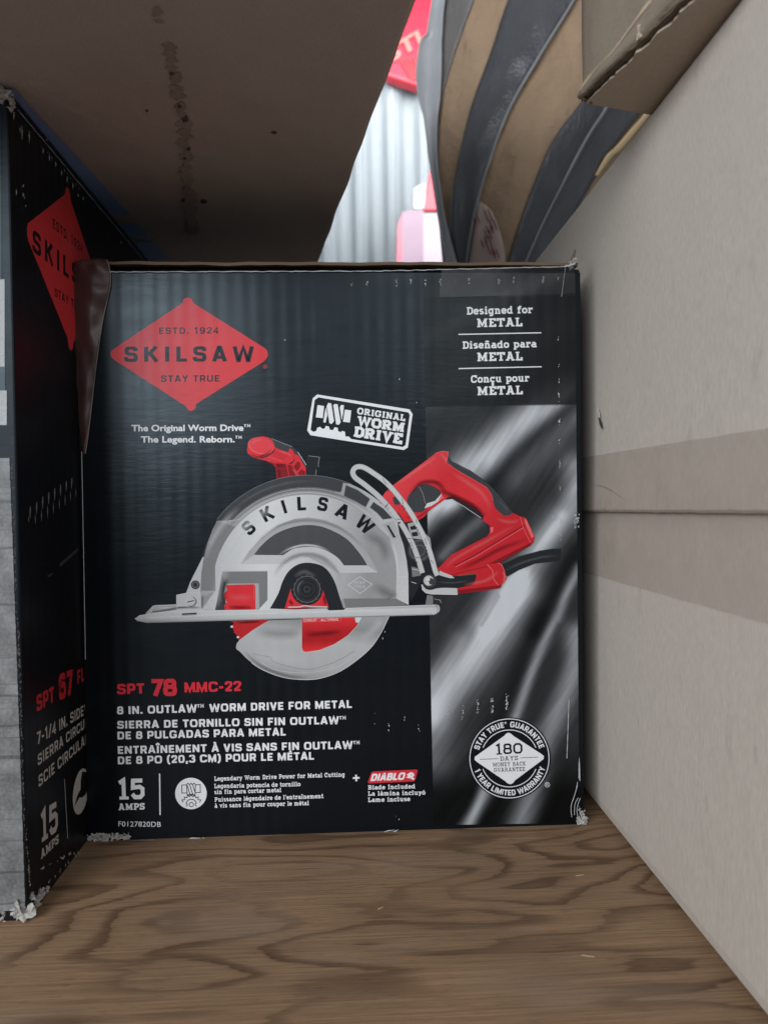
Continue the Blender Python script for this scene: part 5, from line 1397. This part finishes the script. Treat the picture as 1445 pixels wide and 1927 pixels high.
bm_obj('torn_lip', prism_bm([pale_px(*p) for p in ((1128, 776), (1130, 768), (1133, 777), (1134, 786), (1131, 785))], (0, -.0004, 0)), m_pale2, pale)
def line3(name, pxs, w, mat, root, f, th=.0003):
    v, t = stroke_tris(pxs, w); bm = bmesh.new(); vs = [bm.verts.new(f(*p)) for p in v]
    for tr in t:
        try: bm.faces.new([vs[i] for i in tr])
        except ValueError: pass
    bmesh.ops.solidify(bm, geom=bm.faces[:], thickness=th)
    return bm_obj(name, bm, mat, root)
line3('tape_wrinkle', catmull([(1124, 912), (1140, 914), (1160, 924), (1182, 940)], 4), lambda t: .5 + 2.2 * math.sin(PI * t), m_ptape, pale, lambda x, y: pale_px(x, y, -.0034), .0008)

# ------------------------------------------------------------------ crushed carton on top of it
cA = on_ground(1095, 195, ZB); ang = math.atan2(-.0958, .0244)
crush = thing('crushed_carton', 'small grey brown carton with a crushed, split lower edge, on top of the pale carton', 'carton', cA, ang)
# local x: along its left side towards the aisle; local y: across, to the right
LC, WC, HC = .34, .24, .26
def crush_side():
    bm = bmesh.new(); n = 70; rows = []
    for i in range(n + 1):
        x = LC * i / n
        wgt = .0075 + .0165 * min(1, x / .12) + .0022 * noise.noise(Vector((x * 40, 1, 0)))
        b = .004 + .004 * noise.noise(Vector((x * 25, 4, 0)))
        jag = .0012 * noise.noise(Vector((x * 160, 2, 0)))
        prof = [(0, HC), (0, wgt + .03), (.0005, wgt + .004), (-.0012, wgt), (-b * .7, wgt * .8), (-b * .9, wgt * .5), (-b * .5, wgt * .25), (.001, .004 + jag), (.004, .0034)]
        rows.append([bm.verts.new((x, y, z)) for y, z in prof])
    for a, c in zip(rows, rows[1:]):
        for k in range(len(a) - 1): bm.faces.new((a[k], a[k + 1], c[k + 1], c[k]))
    bmesh.ops.solidify(bm, geom=bm.faces[:], thickness=-.003)
    return bm
bm_obj('side_panel', crush_side(), M['grey_board'], crush, smooth=True)
m_lip = paper('torn_lip_paper', lin(200, 180, 158), .85, fibre=.2)
def lip():
    bm = bmesh.new(); n = 70; vs = []
    for i in range(n + 1):
        x = .125 * i / n
        wgt = .0075 + .0165 * min(1, x / .12) + .0022 * noise.noise(Vector((x * 40, 1, 0)))
        w = .0012 + .0016 * max(0, noise.noise(Vector((x * 70, 5, 0))))
        w2 = w * (1 if i < 60 else (70 - i) / 10)
        vs.append([bm.verts.new(p) for p in ((x, -.0016, wgt - w2 * .3), (x, -.0026, wgt + w2 * .4), (x, -.0006, wgt + w2))])
    for a, c in zip(vs, vs[1:]):
        bm.faces.new((a[0], a[1], c[1], c[0])); bm.faces.new((a[1], a[2], c[2], c[1]))
    return bm
bm_obj('torn_lip', lip(), m_lip, crush)
bm_obj('body', box_bm(.0015, LC, .0035, WC, .006, HC), M['grey_board'], crush)
def bottom_flap():
    bm = bmesh.new(); n = 120; rows = []
    for i in range(n + 1):
        x = LC * i / n
        j = .0022 + .0018 * noise.noise(Vector((x * 110, 7, 0))) + .0012 * noise.noise(Vector((x * 300, 7, 0)))
        rows.append([bm.verts.new(p) for p in ((x, j, .0006), (x, .02, .0003), (x, WC, .0003), (x, WC, .0030), (x, j + .001, .0028))])
    for a, c in zip(rows, rows[1:]):
        for k in range(5): bm.faces.new((a[k], c[k], c[(k + 1) % 5], a[(k + 1) % 5]))
    bm.faces.new(rows[0]); bm.faces.new(rows[-1])
    return bm
bm_obj('bottom_flap', bottom_flap(), M['grey_board'], crush)
def flute_bm(seed, y0, z0):
    bm = bmesh.new(); n = 130; rows = []
    for i in range(n + 1):
        x = .003 + (LC - .004) * i / n
        y = y0 + .0016 * noise.noise(Vector((x * 120, seed, 0))); z = z0 + .0007 * noise.noise(Vector((x * 200, seed, 3)))
        rows.append([bm.verts.new(p) for p in ((x, y, z), (x, y + .006, z + .0002), (x, y + .006, z + .0007), (x, y, z + .0006))])
    for a, c in zip(rows, rows[1:]):
        for k in range(4): bm.faces.new((a[k], c[k], c[(k + 1) % 4], a[(k + 1) % 4]))
    return bm
m_flute = paper('torn_flutes', lin(105, 92, 78), .9, fibre=.3)
bm_obj('torn_flute', flute_bm(3, -.0008, .0030), m_flute, crush); bm_obj('torn_flute', flute_bm(8, .0006, .0042), m_flute, crush)
lumpy('crushed_corner', [((.001, .001, .004), .004), ((.002, .004, .003), .003), ((.004, -.001, .005), .003)], m_flute, crush, 31)
lumpy('paper_shred', [((.058, -.002, .006), .003), ((.0585, -.0025, .009), .002)], M['grey_board'], crush, 33, squash=(.6, .5, 1.3))

# ------------------------------------------------------------------ paper sack with black plastic bands, behind
KL = catmull([(846, -60), (837, 0), (832, 100), (825, 200), (821, 300), (825, 400), (836, 500), (848, 640)], 6)
KR = catmull([(1390, -60), (1340, 0), (1265, 150), (1215, 250), (1160, 330), (1115, 420), (1075, 520), (1040, 640)], 6)
def interp(pl, py):
    for a, b in zip(pl, pl[1:]):
        if a[1] <= py <= b[1]: return a[0] + (b[0] - a[0]) * (py - a[1]) / (b[1] - a[1] + 1e-9)
    return pl[0][0] if py < pl[0][1] else pl[-1][0]
def sack_y(px, py):
    a, b = interp(KL, py), interp(KR, py); t = max(-.15, min(1.1, (px - a) / (b - a)))
    return 1.10 - .11 * math.sin(PI * max(0, min(1, t * .9 + .05))) - .02 * (py / 500) + .007 * noise.noise(Vector((px * .012, py * .008, 2))) + .0045 * (abs(noise.noise(Vector((px * .022 + py * .012, py * .010, 5)))) - .2)
def strip(name, Lp, Rp, mat, parent, off, th, nc=16, sub=9, dent=.0):
    a, b = catmull(Lp, sub), catmull(Rp, sub); bm = bmesh.new(); rows = []
    for p, q in zip(a, b):
        row = []
        for i in range(nc + 1):
            t = i / nc; px = p[0] + (q[0] - p[0]) * t; py = p[1] + (q[1] - p[1]) * t
            y = sack_y(px, py) - off - dent * math.sin(PI * t) + .003 * noise.noise(Vector((px * .03, py * .02, 1)))
            row.append(bm.verts.new(at(px, py, y)))
        rows.append(row)
    for r0, r1 in zip(rows, rows[1:]):
        for i in range(nc): bm.faces.new((r0[i], r1[i], r1[i + 1], r0[i + 1]))
    bmesh.ops.recalc_face_normals(bm, faces=bm.faces[:])
    if sum((f.normal.y for f in bm.faces)) > 0: bmesh.ops.reverse_faces(bm, faces=bm.faces[:])
    bmesh.ops.solidify(bm, geom=bm.faces[:], thickness=th)
    return bm_obj(name, bm, mat, parent, smooth=True, recalc=False)
sack = thing('wrapped_bundle', 'bulging kraft paper bundle with black plastic bands, behind the cartons', 'bundle', (0, 0, 0))
m_kraft = paper('kraft', lin(192, 162, 133), .7, fibre=.14, bump=.006, blot=.2, smudge=.5, stain=(.16, .11, .075, 1))
m_band = plastic('black_band', (.10, .10, .108, 1), .30, .0012, 260, vary=.35, fold=.006)
m_band2 = plastic('grey_band', (.19, .175, .168, 1), .40, .0012, 260, vary=.2, fold=.004)
m_film = plastic('grey_film', (.50, .51, .53, 1), .28, .0012, 60, vary=.25, fold=.007)
strip('kraft_sheet', KL[::6], KR[::6], m_kraft, sack, 0, .003, 44, 6)
strip('plastic_band', [(845, -60), (835, 0), (828, 60), (829, 120), (824, 200), (820, 300), (824, 400), (835, 520)], [(905, -60), (890, 0), (868, 60), (848, 120), (828, 200), (823, 300), (828, 400), (840, 520)], m_band2, sack, .004, .002, 6)
strip('plastic_band', [(985, -60), (955, 0), (922, 100), (886, 200), (862, 300), (846, 400), (848, 500), (862, 600)], [(1105, -60), (1078, 0), (1013, 105), (956, 205), (918, 305), (892, 400), (876, 500), (880, 600)], m_band, sack, .007, .002, 10, dent=.004)
strip('plastic_band', [(1150, 110), (1095, 190), (1046, 256), (1012, 330), (986, 400), (957, 490), (935, 600)], [(1260, 150), (1205, 215), (1150, 285), (1105, 360), (1065, 430), (1025, 490), (990, 600)], m_band, sack, .007, .002, 10, dent=-.006)
m_edge_highlight = plastic('edge_and_highlight', (.30, .31, .32, 1), .3)
strip('edge_and_highlight', [(1104, -60), (1076, 0), (1011, 105), (954, 205), (916, 305), (890, 400), (874, 500)], [(1108, -60), (1081, 0), (1016, 107), (959, 207), (921, 307), (894, 402), (877, 500)], m_edge_highlight, sack, .009, .0015, 2)
strip('edge_and_highlight', [(1160, 160), (1134, 210), (1108, 250), (1075, 310), (1050, 360), (1015, 430), (985, 500)], [(1166, 163), (1139, 212), (1112, 252), (1079, 312), (1053, 361), (1018, 431), (988, 501)], m_edge_highlight, sack, .0135, .0015, 2)  # highlight running down the black band, put in as a pale strip
m_torn2 = paper('torn_kraft', lin(225, 195, 150), .8, fibre=.2)
strip('torn_edge', [(1250, 160), (1212, 215), (1190, 240), (1160, 275), (1142, 292), (1120, 330)], [(1258, 164), (1222, 217), (1200, 245), (1168, 283), (1154, 294), (1124, 332)], m_torn2, sack, .010, .0015, 3)
lab = strip('shipping_label', [(896, 384), (893, 400), (886, 440), (880, 500)], [(905, 380), (926, 400), (946, 455), (952, 505)], paper('label_paper', lin(214, 190, 180), .6), sack, .005, .0006, 4)
def label_marks():
    bm = bmesh.new(); rr_ = random.Random(2)
    for k in range(9):
        cx_, cy_ = 903 + rr_.uniform(-10, 30), 405 + k * 9
        if cx_ > interp([(926, 400), (946, 455), (952, 505)], cy_) - 6: cx_ -= 14
        a = math.radians(62); L_ = rr_.uniform(5, 11)
        for dx in (-2.5, 2.5):
            p = [(cx_ + dx * 1.6 - L_ * .4, cy_ - L_), (cx_ + dx * 1.6 + 2 - L_ * .4, cy_ - L_), (cx_ + dx * 1.6 + L_ * .4 + 2, cy_ + L_), (cx_ + dx * 1.6 + L_ * .4, cy_ + L_)]
            f = [bm.verts.new(at(x, y, sack_y(x, y) - .0095)) for x, y in p]; bm.faces.new(f)
    bmesh.ops.solidify(bm, geom=bm.faces[:], thickness=.0004)
    return bm
bm_obj('red_marking', label_marks(), plastic('label_ink', lin(150, 40, 60), .6), lab)
strip('plastic_film', [(820, -60), (812, 0), (806, 40), (803, 62), (791, 76), (785, 110), (783, 150), (789, 190), (798, 222), (803, 270), (812, 330), (826, 420), (842, 520)],
      [(846, -60), (836, 0), (832, 40), (831, 62), (830, 76), (830, 110), (829, 150), (826, 190), (822, 222), (820, 270), (824, 330), (838, 420), (866, 520)], m_film, sack, .016, .0015, 12, 4, dent=-.006)

# ------------------------------------------------------------------ back of the aisle
def corrugated():
    bm = bmesh.new(); y0 = 2.35; per = .105; n = 560; x0, x1 = -1.3, 1.5; cols = []
    for i in range(n + 1):
        x = x0 + (x1 - x0) * i / n; f = (x / per) % 1.0
        z = .5 - .5 * math.cos(2 * PI * f); s = z * z * (3 - 2 * z)
        rib = .004 * math.exp(-((f - .5) / .06) ** 2) + .007 * math.exp(-((f - .30) / .05) ** 2)
        y = y0 - .034 * s - rib
        cols.append([bm.verts.new((x, y, zz)) for zz in (-.6, 2.6)])
    for a, b in zip(cols, cols[1:]): bm.faces.new((a[0], b[0], b[1], a[1]))
    bmesh.ops.solidify(bm, geom=bm.faces[:], thickness=.002)
    return bm
wall = tag(bm_obj('corrugated_wall', corrugated(), plastic('white_siding', (.70, .75, .78, 1), .5, .0006, 30, vary=.06), smooth=True), 'bright white corrugated siding far behind the cartons', 'wall')

poster = thing('red_bag', 'red bag with pale lettering hanging high in front of the corrugated siding', 'bag', at(760, 60, 2.24))
b0 = Vector(poster.location)
def lp(px, py, y): return at(px, py, y) - b0
m_redp = plastic('red_sheet', lin(206, 34, 54), .45, .001, 40, vary=.12)
bm_obj('body', prism_bm([lp(*p, 2.24) for p in ((690, -60), (690, 120), (733, 143), (785, 160), (830, 168), (850, -60))], (0, .05, 0)), m_redp, poster, bevel=.008)
def poster_text():
    bm = bmesh.new(); vs, ts = glyphs('STI', .035, 1.0); hi, lo = caps(.035)
    x0, x1 = min(v[0] for v in vs), max(v[0] for v in vs)
    L, R, U = Vector((735, 118)), Vector((797, 82)), Vector((724, 92))
    vv = []
    for x, y in vs:
        q = L + (R - L) * ((x - x0) / (x1 - x0)) + (U - L) * ((y - lo) / (hi - lo)); vv.append(bm.verts.new(lp(q.x, q.y, 2.232)))
    for t in ts:
        try: bm.faces.new([vv[i] for i in t])
        except ValueError: pass
    return bm
bm_obj('lettering', poster_text(), plastic('pale_ink', lin(206, 100, 92), .5), poster)
def hatch():
    bm = bmesh.new()
    for k in range(5):
        p = [(752 + k * 8, 112 - k * 2), (756 + k * 8, 111 - k * 2), (778 + k * 5, 150), (774 + k * 5, 150)]
        bm.faces.new([bm.verts.new(lp(x, y, 2.2315)) for x, y in p])
    return bm
bm_obj('hatching', hatch(), plastic('dull_red_ink', lin(130, 40, 46), .5), poster)

jug = thing('plastic_jug', 'blurred pale jug with a red spout in front of the corrugated siding', 'jug', at(800, 560, 2.15))
j0 = Vector(jug.location)
def jp(px, py, y=2.15): return at(px, py, y) - j0
bm_obj('body', prism_bm([jp(*p) for p in ((766, 395), (826, 394), (846, 420), (856, 640), (742, 640), (752, 440))], (0, .10, 0)), plastic('jug_body', lin(128, 112, 120), .35, vary=.1), jug, bevel=.012, segs=4)
bm_obj('label_band', prism_bm([jp(*p, 2.145) for p in ((757, 398), (796, 396), (796, 640), (748, 640))], (0, .004, 0)), plastic('jug_label', lin(104, 78, 94), .4, vary=.2), jug)
bm_obj('red_stripe', prism_bm([jp(*p, 2.144) for p in ((748, 425), (757, 402), (756, 640), (742, 640))], (0, .004, 0)), plastic('jug_stripe', lin(160, 60, 76), .4), jug)
bm_obj('neck', prism_bm([jp(*p) for p in ((779, 352), (801, 342), (803, 394), (777, 394))], (0, .05, 0)), plastic('jug_neck', lin(165, 165, 168), .35), jug, bevel=.006)
bm_obj('spout', prism_bm([jp(*p, 2.14) for p in ((809, 320), (813, 330), (826, 396), (797, 396))], (0, .05, 0)), plastic('jug_spout', lin(180, 8, 36), .35), jug, bevel=.006)

# ------------------------------------------------------------------ splinters lying on the plywood
m_spl = paper('splinter_wood', lin(176, 146, 110), .8)
def splinter(label, px, py, a, L_, w):
    p = on_ground(px, py); bm = bmesh.new()
    pts = [(-L_ / 2, 0), (-L_ * .2, w * .5), (L_ * .3, w * .45), (L_ / 2, 0), (L_ * .2, -w * .5), (-L_ * .3, -w * .4)]
    prism_bm([(x, y, 0) for x, y in pts], (0, 0, .0004), bm)
    o = bm_obj('wood_splinter', bm, m_spl); o.location = (p.x, p.y, .0002); o.rotation_euler = (0.0, -.03, a)
    tag(o, label, 'splinter', 'wood splinters on the plywood shelf')
splinter('pale wood splinter near the pale carton, farthest back of the bigger ones', 1091, 1648, .05, .0062, .0009)
splinter('pale wood splinter in the middle of the plywood, in front of the black carton', 716, 1710, .5, .0045, .0008)
splinter('longest pale splinter on the right of the plywood, nearest the aisle', 1106, 1800, -.35, .0070, .0010)
